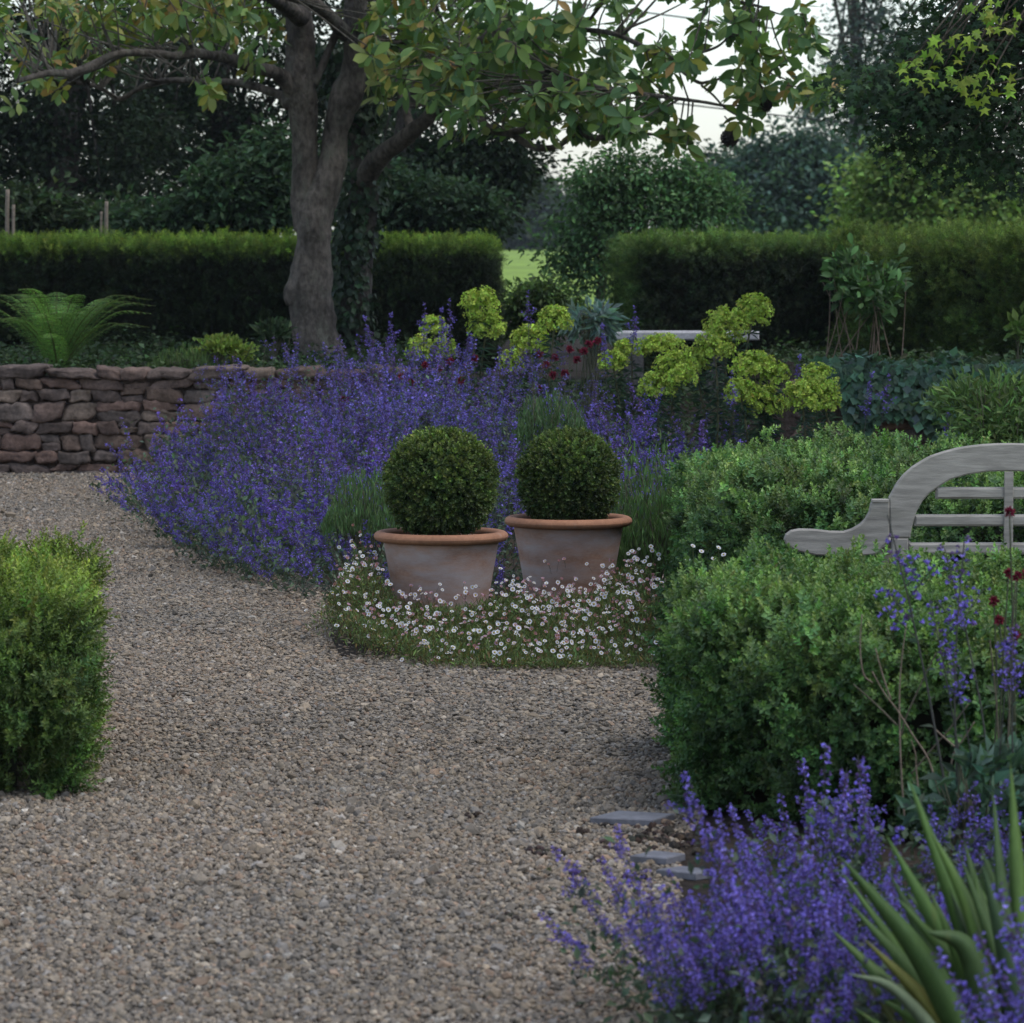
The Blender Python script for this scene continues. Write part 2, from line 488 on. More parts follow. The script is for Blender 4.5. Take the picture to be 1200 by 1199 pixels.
# drift outline on the ground (world metres)
front = [ground(*p)[:2] for p in [(150, 592), (205, 640), (262, 672), (330, 700), (400, 716), (455, 708), (600, 704), (760, 690)]]
DRIFT = np.array(front + [(1.5, 20.5), (2.0, 25.8), (1.9, 27.6), (-0.4, 29.2), (-2.25, 29.2)])
dm = DRIFT.copy()
g = Geo()
from mathutils.geometry import tessellate_polygon
def soil_patch(name, poly, z, col):
    q = np.asarray(poly)
    tr = np.array(tessellate_polygon([[Vector((p[0], p[1], 0)) for p in q]]))
    g = Geo(); g.add(np.c_[q[:, :2], np.full(len(q), z)], tr, None, col)
    o = g.build(name, M_soil); tag(o, kind='structure'); return o
soil_patch('flower_bed', DRIFT, 0.006, (0.06, 0.045, 0.03))
HB = np.array([ground(822, 955)[:2], (0.57, 13.5), (2.3, 13.7), (2.3, 11.2), (0.98, 11.3)])    # near box hedge, right
FG = np.array([(0.36, 11.2), (0.30, 9.4), (0.42, 7.0), (3.6, 6.6), (3.6, 13.4), (0.7, 13.2)])
soil_patch('pot_bed', np.array([(-0.72, 16.35), (0.62, 16.35), (0.70, 18.6), (0.60, 20.6), (-0.4, 20.6), (-0.66, 18.4), (-0.80, 17.2)]), 0.012, (0.03, 0.024, 0.018))
soil_patch('border_soil', FG, 0.006, (0.04, 0.03, 0.022))
soil_patch('bench_ground', np.array([(0.75, 14.0), (3.6, 14.0), (3.6, 25.5), (1.5, 25.5), (1.0, 19.0)]), 0.010, (0.06, 0.05, 0.035))

def stone_tmpl(k):
    g = Geo()
    if k == 0:
        v = np.array([(1, 0, 0), (-1, 0, 0), (0, 1, 0), (0, -1, 0), (0, 0, 1), (0, 0, -1)], float)
        v += rng.normal(0, 0.22, v.shape)
        t = [(0, 2, 4), (2, 1, 4), (1, 3, 4), (3, 0, 4), (2, 0, 5), (1, 2, 5), (3, 1, 5), (0, 3, 5)]
    else:
        ph = (1 + 5 ** 0.5) / 2
        v = np.array([(-1, ph, 0), (1, ph, 0), (-1, -ph, 0), (1, -ph, 0), (0, -1, ph), (0, 1, ph), (0, -1, -ph), (0, 1, -ph), (ph, 0, -1), (ph, 0, 1), (-ph, 0, -1), (-ph, 0, 1)], float) / 1.9
        v = v * (1 + rng.normal(0, 0.17, (12, 1)))
        t = [(0, 11, 5), (0, 5, 1), (0, 1, 7), (0, 7, 10), (0, 10, 11), (1, 5, 9), (5, 11, 4), (11, 10, 2), (10, 7, 6), (7, 1, 8), (3, 9, 4), (3, 4, 2), (3, 2, 6), (3, 6, 8), (3, 8, 9), (4, 9, 5), (2, 4, 11), (6, 2, 10), (8, 6, 7), (9, 8, 1)]
    v = v * np.array([1.0, rng.uniform(0.7, 1.0), rng.uniform(0.5, 0.85)])
    return g.add(v, t, None, (1, 1, 1)).tmpl()

def gravel():
    PAL = np.array([(0.30, 0.24, 0.175), (0.26, 0.225, 0.19), (0.21, 0.19, 0.17), (0.36, 0.31, 0.25), (0.16, 0.145, 0.13), (0.30, 0.20, 0.14), (0.48, 0.46, 0.43), (0.24, 0.235, 0.24), (0.10, 0.09, 0.085)])
    PAL = PAL * 0.62 + np.array([0.255, 0.222, 0.182]) * 0.38
    PW = np.array([0.2, 0.2, 0.17, 0.12, 0.1, 0.07, 0.025, 0.085, 0.03]); PW /= PW.sum()
    g = Geo()
    for lo, hi, dens, kind in ((7.6, 13, 7200, 1), (13, 20, 5800, 2), (20, 30, 3800, 0)):
        w0, w1 = 3.3, 6.8
        n = int(dens * (hi - lo) * w1)
        y = rng.uniform(lo, hi, n); x = rng.uniform(-5.4, 1.4, n)
        k = (x > -0.135 * y - 1.6) & (x < 0.135 * y + 0.2) & ~((y > 11.4) & (y < 13.6) & (x > 0.65))
        x, y = x[k], y[k]
        dd, _, _ = edge_dist(DRIFT, x, y)
        k = ~(inside(DRIFT, x, y) & (dd > 0.35)) & (y < 29.2)
        k &= ~(inside(FG, x, y) & (edge_dist(FG, x, y)[0] > 0.12))
        k &= ~((x > -0.62) & (x < 0.62) & (y > 16.55) & (y < 21.5))
        x, y = x[k], y[k]; n = len(x)
        s = 0.0071 * np.exp(rng.normal(0, 0.32, n)) * (1.0 if kind else 1.15)
        big = rng.random(n) < 0.02; s[big] *= 1.7
        P = np.stack([x, y, s * 0.35 + rng.uniform(-0.004, 0.006, n)], 1)
        i = rng.choice(len(PAL), n, p=PW)
        c = PAL[i] * np.array([0.775, 0.74, 0.675]) * np.exp(rng.normal(0, 0.2, (n, 1)))
        w = noise(np.c_[x, y, 0 * x], 0.9)[:, None]
        c = c * (1 + 0.05 * w) * (1 + w * np.array([0.02, 0.0, -0.02]))
        d = rng.normal(0, 0.28, (n, 3)); d[:, 2] = 1
        T = [stone_tmpl(kind) for _ in range(5)]
        ti = rng.integers(0, 5, n); R = frames_z(d)
        for j in range(5):
            q = ti == j
            scatter(g, T[j], P[q], R[q], s[q], c[q])
    o = g.build('gravel', M_peb); tag(o, kind='stuff')
gravel()

ground_cover()

# ================================================================== DRY STONE WALLS
def rock(geo, c, half, col, seed, tilt=0.0):
    """a rough squared stone: a rounded box pushed about by noise"""
    n = 8
    g = np.linspace(-1, 1, n)
    V, Q = [], []
    idx = {}
    def vid(p):
        k = tuple(np.round(p, 4))
        if k not in idx:
            idx[k] = len(V); V.append(p)
        return idx[k]
    for ax in range(3):
        for s in (-1, 1):
            for i in range(n - 1):
                for j in range(n - 1):
                    qd = []
                    for a, b in ((i, j), (i + 1, j), (i + 1, j + 1), (i, j + 1)):
                        p = np.zeros(3); p[ax] = s; p[(ax + 1) % 3] = g[a]; p[(ax + 2) % 3] = g[b]
                        qd.append(vid(p))
                    Q.append(qd if s > 0 else qd[::-1])
    V = np.array(V, float)
    V = V / (np.sum(np.abs(V) ** 9, 1, keepdims=True) ** (1 / 9))
    cs, sn = math.cos(tilt), math.sin(tilt)
    half = np.asarray(half)
    sh = rng.normal(0, 0.17, 2)
    X = V * half
    X[:, 2] += V[:, 0] * half[2] * sh[0]; X[:, 0] += V[:, 2] * half[0] * sh[1]
    nz = noise(X + seed * 3.1, 0.09)
    X = X * (1 + 0.05 * nz[:, None]) + 0.004 * np.stack([noise(X * 3 + seed, 0.05), noise(X * 3 + seed + 2, 0.05), noise(X * 3 - seed, 0.05)], 1) + 0.008 * np.stack([noise(X + seed, 0.05), noise(X + seed + 5, 0.05), noise(X - seed, 0.05)], 1)
    X = np.stack([X[:, 0] * cs - X[:, 2] * sn, X[:, 1], X[:, 0] * sn + X[:, 2] * cs], 1)
    geo.add(X + np.asarray(c), None, Q, col, True)

STONE_PAL = [(0.130, 0.084, 0.066), (0.115, 0.080, 0.065), (0.145, 0.100, 0.076), (0.105, 0.078, 0.065), (0.135, 0.086, 0.068), (0.092, 0.070, 0.060), (0.150, 0.112, 0.086), (0.115, 0.090, 0.076)]
def dry_wall(name, x0, x1, yf, h, label, depth=0.38, bow=0.0, pal=STONE_PAL):
    root = thing(name, ((x0 + x1) / 2, yf, 0), label, 'stone wall')
    g = Geo(); seed = 1
    z = -0.03
    courses = [0.12, 0.09, 0.13, 0.10, 0.15, 0.10, 0.09]
    sc = (h - 0.055 + 0.03) / sum(courses)
    for ci, ch in enumerate(courses):
        ch *= sc
        x = x0 - rng.uniform(0, 0.2)
        while x < x1:
            w = rng.uniform(0.09, 0.34) * (1.2 if rng.random() < 0.25 else 1)
            hh = ch * rng.uniform(0.88, 1.12)
            two = rng.random() < 0.26 and hh > 0.09
            y = yf + rng.uniform(-0.012, 0.03) + bow * (x - x0) ** 2
            col = np.array(random.choice(pal)) * rng.uniform(0.75, 1.25)
            if two:
                for k in (0, 1):
                    col = np.array(random.choice(pal)) * rng.uniform(0.75, 1.25)
                    rock(g, (x + w / 2, y + 0.10, z + hh * (0.25 + 0.5 * k)), (w / 2, 0.11, hh * 0.25 + 0.002), col, seed); seed += 1
            else:
                rock(g, (x + w / 2, y + 0.10, z + ch / 2 + rng.normal(0, 0.004)), (w / 2 - 0.001, 0.12, hh / 2), col, seed, rng.normal(0, 0.03)); seed += 1
            x += w
        z += ch
    g.build('stonework', M_stone, root)
    g = Geo(); x = x0 - 0.1
    while x < x1:
        w = rng.uniform(0.16, 0.42)
        rock(g, (x + w / 2, yf + depth / 2 - 0.03 + bow * (x - x0) ** 2, z + 0.025 + rng.normal(0, 0.009)), (w / 2 - 0.002, depth / 2 + 0.02, 0.036 * rng.uniform(0.7, 1.35)), np.array(random.choice(pal)) * rng.uniform(0.75, 1.1), seed, rng.normal(0, 0.02)); seed += 1
        x += w
    g.build('coping', M_stone, root)
    g = Geo()
    bar(g, x0 - 0.2, x1, yf + 0.055, yf + depth, -0.05, h - 0.05, 0.01, (0.085, 0.062, 0.050))
    g.build('earth_core', M_soil, root)
    return root
dry_wall('stone_wall', -7.6, -0.55, 29.2, 0.775, 'long dry stone wall of red brown rubble holding the raised bed behind the catmint')
dry_wall('stone_wall', 1.95, 5.2, 26.0, 0.80, 'shadowed brown rubble wall half hidden under ivy behind the box hedge', pal=[(0.15, 0.095, 0.07), (0.12, 0.085, 0.07), (0.17, 0.12, 0.09), (0.11, 0.09, 0.085)])

# ================================================================== YEW AND BOX HEDGES
def px_poly(pts):
    return [((px - 600) / F * d, d) for px, d in pts]

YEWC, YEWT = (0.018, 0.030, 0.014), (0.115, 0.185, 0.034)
def yew(poly, z1, label, base=YEWC, top=YEWT, td=0.15, per=2600, see=None, lump=0.02, end=None):
    poly = np.asarray(poly)
    cen = poly.mean(0)
    root = thing('yew_hedge', (cen[0], cen[1], 0.6), label, 'hedge')
    g = Geo()
    hedge(g, poly, 0.55, z1, per, YEW, base, top, 0.14, 0.05, lump, 0.3, (0.5, 0.85), 0.3, td, lit_end_col=end, sig=0.25, see=see, core=(0.02, 0.02, 0.012), clus=(10, 0.045), out=0.045)
    g.build('foliage', M_leaf, root)
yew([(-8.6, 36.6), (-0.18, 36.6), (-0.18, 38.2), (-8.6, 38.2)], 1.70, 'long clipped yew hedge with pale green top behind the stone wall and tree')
yew(px_poly([(720, 37.4), (746, 34.8)]) + [(3.3, 35.0), (3.3, 37.6)], 1.70, 'dark clipped yew hedge behind the stone bench, squared at its left end', (0.018, 0.030, 0.016), (0.080, 0.140, 0.038), end=(0.062, 0.115, 0.036))  # end leaves coloured paler to paint in light from the gap
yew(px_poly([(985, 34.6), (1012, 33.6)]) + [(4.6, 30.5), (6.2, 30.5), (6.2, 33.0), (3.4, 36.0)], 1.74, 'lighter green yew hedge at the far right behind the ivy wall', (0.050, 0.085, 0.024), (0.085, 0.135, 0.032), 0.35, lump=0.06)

def box_hedge(poly, z1, label, base, top, per, S=BOX, see=None, lump=0.035, size=(0.9, 1.4), shell=0.10, r=0.10, td=0.2, lscale=0.16, sig=0.2, clus=(12, 0.028), out=0.05):
    poly = np.asarray(poly); cen = poly.mean(0)
    root = thing('box_hedge', (cen[0], cen[1], 0), label, 'hedge')
    g = Geo()
    hedge(g, poly, 0.02, z1, per, S, base, top, shell, r, lump, lscale, size, 0.45, td, sig=sig, see=see, core=(0.025, 0.024, 0.014), clus=clus, out=out)
    g.build('foliage', M_gloss, root)
# near left: bright yellow green
lh = [(-1.365, 12.15), (-1.56, 13.9), (-2.5, 14.2), (-2.5, 12.1)]
box_hedge(lh, 0.60, 'bright yellow green clipped box hedge at the left edge of the gravel', (0.072, 0.122, 0.036), (0.135, 0.190, 0.042), 4700, BOXN, None, 0.035, (1.0, 1.6), 0.12, 0.06, 0.18, 0.16, 0.22, (13, 0.030), 0.055)
# near right
box_hedge(HB, 0.60, 'large deep green box hedge in front of the curved wooden bench', (0.062, 0.125, 0.046), (0.098, 0.172, 0.058), 4900, BOX, None, 0.05, (1.05, 1.6), 0.13, 0.10, 0.22, 0.2, 0.21, (15, 0.034), 0.085)
# behind the bench
box_hedge([(0.72, 17.4), (0.80, 15.9), (1.1, 15.6), (3.2, 15.6), (3.2, 18.3), (2.35, 19.6), (0.95, 19.2)], 0.70, 'blue green box hedge with fine pale tips behind the curved wooden bench', (0.060, 0.120, 0.048), (0.095, 0.168, 0.062), 2800, BOX, None, 0.05, (1.2, 1.8), 0.13, 0.16, 0.25, 0.3, 0.24)

# ================================================================== POTS AND BOX BALLS
def pot(px, d, label, ball_label, ry, rz, zc, bcol):
    c = at(px, 700, d)
    root = thing('terracotta_pot', (c[0], d, 0), label, 'plant pot', 'pair of terracotta pots by the path')
    H = 0.445
    g = Geo()
    prof = [(0.0, 0.012), (0.172, 0.012), (0.184, 0.0), (0.190, 0.006), (0.205, 0.10), (0.222, 0.19), (0.238, 0.28), (0.250, 0.345), (0.258, H - 0.052), (0.258, H - 0.040), (0.238, H - 0.03), (0.224, 0.30), (0.0, 0.30)]
    P = []
    for a, b in zip(prof[:-1], prof[1:]):
        for t in np.linspace(0, 1, 4, endpoint=False): P.append((a[0] + (b[0] - a[0]) * t, a[1] + (b[1] - a[1]) * t))
    P.append(prof[-1])
    lathe(g, P, 72, (0.34, 0.20, 0.142))
    g.build('pot_body', M_pot, root, (0, 0, 0))
    g = Geo()
    ang = np.linspace(0, 2 * PI, 20)
    lathe(g, [(0.272 + 0.030 * math.cos(a), H - 0.024 + 0.023 * math.sin(a)) for a in ang], 72, (0.29, 0.14, 0.078))
    g.build('pot_rim', M_terra, root, (0, 0, 0))
    g = Geo()
    lathe(g, [(0.238, H - 0.055), (0.16, H - 0.045), (0.0, H - 0.04)], 40, (0.035, 0.026, 0.02))
    g.build('potting_soil', M_soil, root, (0, 0, 0))
    root.rotation_euler[2] = rng.uniform(0, 6)
    # the ball
    b = thing('box_ball', (c[0], d, H - 0.04), ball_label, 'topiary', 'clipped box balls in pots')
    g = Geo()
    n = 3600
    v = nrm(rng.normal(size=(n, 3)))
    n = len(v)
    rad = np.array([ry, ry, rz])
    lum = 1 + 0.03 * noise(v * 0.25, 0.05) - rng.uniform(0, 0.14, n) ** 1.3
    flare = np.where(v[:, 2] < -0.3, 1 / np.maximum(np.sqrt(1 - v[:, 2] ** 2), 0.5), 1.0) ** 0.35
    Pp = v * rad * lum[:, None]
    Pp[:, :2] *= flare[:, None]
    Pp[:, 2] = np.maximum(Pp[:, 2], H - 0.035 - zc)
    cl = vary(n, bcol, 0.28, 0.08) * np.exp(0.25 * noise(Pp, 0.06))[:, None]
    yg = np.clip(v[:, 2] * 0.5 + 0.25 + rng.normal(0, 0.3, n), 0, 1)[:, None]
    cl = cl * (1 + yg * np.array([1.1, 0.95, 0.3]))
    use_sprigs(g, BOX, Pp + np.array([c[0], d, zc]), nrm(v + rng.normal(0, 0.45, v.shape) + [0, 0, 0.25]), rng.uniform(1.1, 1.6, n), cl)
    u, w = np.meshgrid(np.linspace(0, PI, 14), np.linspace(0, 2 * PI, 24, endpoint=False), indexing='ij')
    sp = np.stack([np.sin(u) * np.cos(w), np.sin(u) * np.sin(w), np.cos(u)], -1).reshape(-1, 3) * rad * 0.8 + np.array([c[0], d, zc])
    sp[:, 2] = np.maximum(sp[:, 2], zc - rz * 0.8)
    i, j = np.meshgrid(np.arange(13), np.arange(24), indexing='ij'); a = i * 24 + j; bb = i * 24 + (j + 1) % 24
    g.add(sp, None, np.stack([a, bb, bb + 24, a + 24], -1).reshape(-1, 4), (0.02, 0.022, 0.012))
    g.build('foliage', M_gloss, b)
    g = Geo()
    tube(g, [(c[0], d, H - 0.08), (c[0] + 0.01, d, H + 0.03), (c[0], d, zc)], [0.02, 0.018, 0.015], 8, (0.09, 0.07, 0.05))
    g.build('stem', M_bark, b)
    return root
pot(517, 17.56, 'nearer terracotta pot with a thick orange rim holding the larger box ball', 'larger round box ball growing in the nearer terracotta pot', 0.210, 0.204, at(519, 566, 17.56)[2], (0.045, 0.074, 0.030))
pot(666, 18.50, 'farther terracotta pot, white lime bloom down its side, holding the smaller box ball', 'smaller darker box ball growing in the farther terracotta pot', 0.198, 0.192, at(668, 561, 18.5)[2], (0.038, 0.064, 0.027))

# ================================================================== LUTYENS BENCH
def bench():
    d = 14.6; k = d / F; cx = 1181
    X = lambda px: (px - cx) * k
    Z = lambda py: at(cx, py, d)[2]
    c = at(cx, 600, d)
    root = thing('garden_bench', (c[0], d, 0), 'weathered grey wooden bench with an arched back and scrolled shoulders', 'bench')
    W = (0.275, 0.255, 0.222)
    def half(pts): return [(X(a), Z(b)) for a, b in pts]
    def mirror(p): return [(-x, z) for x, z in p[::-1]]
    outer = half([(1041, 583), (1050, 566), (1058, 556), (1068, 547), (1079, 540), (1090, 534), (1105, 529), (1120, 525), (1136, 522.4), (1152, 520.6), (1166, 519.8), (1181, 519.5)])
    inner = half([(1068, 618), (1073, 600), (1080, 587), (1088, 578), (1098, 571), (1112, 562), (1132, 556), (1155, 552.5), (1181, 551.8)])
    left_bottom = half([(1066, 630), (1043, 630)])
    poly = outer + mirror(outer)[1:] + mirror(left_bottom) + [(-x, z) for x, z in inner[:-1]] + inner[::-1] + left_bottom
    g = Geo(); bevel_poly(g, poly, -0.022, 0.022, 0.005, W); g.build('crest_rail', M_wood, root, (0, 0, 0))
    sc = half([(1041.5, 587), (1022, 587.5), (1019.5, 590), (1017.5, 600), (1013, 608), (1007, 614), (998, 619.5), (988, 622.5), (972, 622.2), (952, 620), (936, 619.6), (926, 621.5), (920, 626), (918, 632), (921, 638), (932, 645), (955, 650), (980, 651), (1006, 651), (1026, 649), (1041.5, 632)])
    for s in (1, -1):
        g = Geo(); bevel_poly(g, [(x * s, z) for x, z in sc], -0.024, 0.020, 0.005, np.array(W) * (0.97 if s > 0 else 1.02)); g.build('scroll_shoulder', M_wood, root, (0, 0, 0))
        g = Geo(); bar(g, *sorted((X(1040.5) * s, X(1021) * s)), -0.028, 0.028, Z(588.5), Z(585.0), 0.002, np.array(W) * 1.05); g.build('shoulder_cap', M_wood, root, (0, 0, 0))
        g = Geo(); bar(g, *sorted((X(1044.5) * s, X(1063.5) * s)), -0.030, 0.034, 0.0, Z(630.6), 0.004, np.array(W) * 0.85); g.build('back_leg', M_wood, root, (0, 0, 0))
        g = Geo(); bar(g, *sorted((X(1044.5) * s, X(1063.5) * s)), 0.50, 0.56, 0.0, 0.60, 0.004, W); g.build('front_leg', M_wood, root, (0, 0, 0))
        # arm with rolled end
        g = Geo()
        a = [(0.034, 0.625), (0.3, 0.60), (0.52, 0.605)] + [(0.56 + 0.055 * math.sin(t), 0.575 + 0.055 * math.cos(t)) for t in np.linspace(0, 1.6 * PI, 14)]
        tp = np.array(a); nn_ = nrm(np.gradient(tp, axis=0)); off = np.stack([nn_[:, 1], -nn_[:, 0]], 1) * 0.026
        out_ = np.concatenate([tp, (tp + off)[::-1]])
        gg = Geo(); bevel_poly(gg, out_, -0.045, 0.045, 0.004, W)
        v, cc, t, q, smm = gg.arrays()
        v = np.stack([v[:, 1] + X(1054) * s, v[:, 0], v[:, 2]], 1)
        g.add(v, t[:, ::-1], q[:, ::-1], W); g.build('armrest', M_wood, root, (0, 0, 0))
    for py, xa in ((571, 1096), (603, 1071), (636, 1064.5), (669, 1064.5)):
        g = Geo(); bar(g, X(xa), -X(xa), -0.018, 0.022, Z(py + 13.5), Z(py), 0.008, np.array(W) * 1.05); g.build('back_slat', M_wood, root, (0, 0, 0))
    for px in (1115, 1181, 1247):
        if px == 1181:
            g = Geo(); bar(g, X(px) - 0.017, X(px) + 0.017, -0.026, -0.0185, 0.44, Z(552.4), 0.002, np.array(W) * 0.9); g.build('back_upright', M_wood, root, (0, 0, 0))
    g = Geo(); bar(g, X(1064.5), -X(1064.5), -0.012, 0.03, 0.37, 0.43, 0.004, W); g.build('seat_rail', M_wood, root, (0, 0, 0))
    for i in range(6):
        g = Geo(); bar(g, X(1064.5), -X(1064.5), 0.06 + 0.085 * i, 0.132 + 0.085 * i, 0.432, 0.455, 0.004, W); g.build('seat_slat', M_wood, root, (0, 0, 0))
bench()

# stone slab bench before the yew
def slab():
    d = 33.0
    a, b = at(694, 392, d), at(888, 392, d)
    cx = (a[0] + b[0]) / 2; zt = at(700, 388, d)[2]
    zg = float(terrace(np.array([cx]), np.array([d]))[0])
    root = thing('stone_bench', (cx, d, zg), 'low pale stone slab bench in front of the dark yew hedge', 'bench')
    w = (b[0] - a[0]) / 2
    g = Geo(); bar(g, -w, w, -0.2, 0.2, zt - zg - 0.072, zt - zg, 0.012, (0.38, 0.37, 0.38)); g.build('slab', M_slate, root, (0, 0, 0))
    for s in (-1, 1):
        g = Geo(); bar(g, s * w * 0.5 - 0.08, s * w * 0.5 + 0.08, -0.15, 0.15, -0.05, zt - zg - 0.0725, 0.01, (0.10, 0.095, 0.09)); g.build('support', M_stone, root, (0, 0, 0))
slab()

# ================================================================== MAGNOLIA
MAG = t_broad(0.46, 0.22, 0.22, 0.6); MAG2 = t_broad(0.42, 0.3, 0.5, 0.58); MAG3 = t_broad(0.50, 0.1, 0.05, 0.62)
def magnolia():
    d0 = 34.0
    base = at(372, 425, d0)
    root = thing('magnolia_tree', (base[0], d0, 0.66), 'grey barked magnolia with twin stems and big leathery leaves beyond the stone wall', 'tree')
    W = F / d0
    bark = (0.122, 0.104, 0.088)
    SK = []
    def limb(pts, name='limb', lump=0.05, sides=14, parent=root, col=bark):
        g = Geo()
        P = [at(p[0], p[1], d0 + p[3]) for p in pts]; r = [p[2] / 2 / W * (0.9 if name == 'trunk' else 0.92) for p in pts]
        X = tube(g, P, r, sides, col, lump, 7)
        SK.append(X)
        return g.build(name, M_bark, parent)
    trunk = limb([(379, 440, 84, 0), (375, 418, 66, 0), (370, 395, 60, 0), (366, 370, 58, 0), (364, 345, 57, 0), (365, 322, 55, 0), (367, 295, 46, 0), (368, 268, 46, 0), (371, 245, 46, 0.02), (382, 218, 42, 0.05), (390, 190, 37, 0.08), (393, 160, 32, 0.1), (399, 132, 38, 0.1), (407, 110, 42, 0.1), (414, 85, 34, 0.1), (417, 55, 31, 0.05), (416, 25, 30, 0.0), (418, -10, 29, -0.1), (424, -60, 26, -0.2), (428, -160, 22, -0.3), (420, -300, 13, -0.5)], 'trunk', 0.06, 22)
    limb([(360, 270, 34, 0.05), (357, 240, 36, 0.06), (358, 200, 35, 0.08), (357, 160, 34, 0.08), (354, 125, 40, 0.06), (350, 100, 45, 0.05), (352, 75, 40, 0.05), (352, 45, 36, 0.05), (350, 15, 36, 0.05), (346, -30, 33, 0.1), (338, -110, 26, 0.2), (330, -260, 14, 0.4)], 'trunk', 0.07, 20)
    limb([(345, 358, 20, -0.05), (346, 342, 30, -0.04), (350, 318, 18, -0.02)], 'knot', 0.1, 12)
    lim = [
        [(345, 105, 26, 0), (330, 90, 19, -0.1), (316, 83, 17, -0.3), (287, 76, 15, -0.7), (263, 67, 15, -1.0), (245, 65, 12, -1.1), (227, 62, 12, -1.3), (205, 66, 11, -1.5), (187, 63, 9, -1.7), (150, 62, 9, -2.0), (128, 66, 9, -2.2), (105, 79, 12, -2.3), (80, 86, 10, -2.4), (55, 86, 8, -2.5), (20, 95, 6, -2.8)],
        [(340, 122, 20, 0), (325, 110, 12, 0.1), (300, 102, 11, 0.2), (280, 97, 9, 0.4), (260, 96, 9, 0.5), (236, 95, 8, 0.6), (213, 94, 8, 0.7), (190, 95, 8, 0.8), (173, 100, 7, 0.9), (158, 107, 6, 1.0), (140, 116, 7, 1.0), (122, 106, 5, 1.1), (100, 98, 6, 1.1), (57, 97, 5, 1.2)],
        [(352, 20, 26, -0.1), (330, 5, 18, -0.6), (300, -12, 14, -1.4), (240, -20, 11, -2.2), (150, -30, 8, -3.0)],
        [(405, 40, 20, 0), (385, 18, 17, -0.4), (365, 2, 16, -0.8), (330, -10, 14, -1.2), (290, -40, 9, -1.8)],
        [(368, 100, 10, 0), (385, 60, 10, 0.1), (398, 30, 11, 0.0)],
        [(424, 215, 30, 0.9), (440, 190, 27, 0.6), (455, 176, 25, 0.4), (473, 163, 22, 0.2), (488, 150, 20, 0.0), (502, 138, 19, -0.1), (518, 118, 17, -0.3), (530, 95, 15, -0.5), (540, 70, 13, -0.7), (560, 50, 12, -0.9), (580, 38, 11, -1.0), (620, 38, 9, -1.3), (653, 33, 7, -1.5), (690, 25, 5, -1.8)],
        [(482, 155, 13, 0.1), (477, 135, 11, 0.2), (470, 113, 9, 0.3), (465, 90, 6, 0.5)],
        [(526, 108, 13, -0.3), (548, 122, 9, -0.6), (573, 150, 10, -0.9), (596, 155, 10, -1.1), (617, 151, 9, -1.2), (640, 140, 8, -1.3), (655, 128, 7, -1.4), (672, 138, 7, -1.4), (677, 150, 7, -1.5), (690, 160, 8, -1.6), (705, 161, 7, -1.6), (722, 156, 6, -1.7), (735, 155, 5, -1.7), (770, 158, 3, -1.8)],
        [(596, 155, 8, -1.1), (620, 170, 9, -1.2), (640, 174, 8, -1.3), (660, 168, 6, -1.3), (676, 155, 6, -1.4)],
        [(572, 40, 10, -0.9), (595, 52, 9, -1.2), (620, 70, 8, -1.5), (650, 88, 6, -1.8), (690, 100, 6, -2.1), (740, 108, 5, -2.4), (790, 115, 4.5, -2.6), (826, 120, 4, -2.7), (850, 124, 3.2, -2.7), (875, 123, 2.2, -2.8)],
        [(650, 33, 7, -1.5), (720, 40, 6, -1.9), (780, 70, 5, -2.3), (815, 95, 4.5, -2.5), (830, 96, 3.6, -2.5), (850, 92, 3, -2.6), (880, 98, 2.6, -2.7), (930, 112, 2, -2.8), (960, 95, 1.6, -2.9)],
        [(822, 100, 3, -2.5), (836, 112, 2.6, -2.6), (850, 127, 2.2, -2.7), (866, 137, 1.6, -2.8)],
        [(780, 70, 4, -2.3), (840, 55, 3.2, -2.6), (862, 25, 2.4, -2.8), (885, -20, 2, -3)],
        [(900, 85, 2.4, -2.7), (935, 60, 2, -2.8), (950, 30, 1.6, -2.9)],
        [(418, -20, 22, 0), (460, -60, 16, -0.6), (540, -90, 12, -1.4), (640, -80, 9, -2.2), (740, -40, 7, -2.7), (820, -10, 5, -3.0), (900, 10, 3, -3.2)],
    ]
    for l in lim: limb(l, 'limb', 0.07, 10)
    # second, ivy covered stem
    limb([(412, 440, 46, 1.0), (414, 400, 40, 1.0), (418, 340, 40, 1.0), (422, 280, 40, 1.0), (426, 230, 40, 0.95), (424, 200, 32, 0.9), (418, 150, 24, 0.9), (414, 80, 20, 0.9), (410, 0, 16, 0.9), (405, -120, 12, 1.0)], 'trunk', 0.06, 14, col=(0.085, 0.075, 0.065))
    # twigs and whorls of leaves
    SKA = np.concatenate(SK)
    spots = []
    def region(cx, cy, rx, ry, n, dd=(-3, 2.5), mix=0):
        for _ in range(n):
            a = rng.uniform(0, 6.28); r_ = math.sqrt(rng.random())
            spots.append((cx + math.cos(a) * r_ * rx, cy + math.sin(a) * r_ * ry, rng.uniform(*dd), mix))
    region(60, 25, 110, 55, 56, mix=1); region(30, 95, 40, 30, 5, mix=1); region(150, 15, 90, 36, 18, mix=1)
    region(230, 12, 80, 36, 24, mix=1); region(290, 30, 50, 45, 20, mix=1); region(255, 108, 22, 9, 4, mix=1); region(330, 15, 40, 25, 6, mix=1)
    region(470, 45, 65, 60, 56, mix=0.6); region(560, 50, 75, 60, 64, mix=0.3); region(540, 110, 45, 48, 42, (-3, -0.5), 0.2); region(438, 100, 10, 22, 5, (-1.5, -0.4), 1)
    region(630, 60, 80, 62, 44, mix=0.2); region(650, 125, 62, 36, 26, (-3, -0.5), 0.25); region(710, 40, 60, 50, 19, mix=0.1)
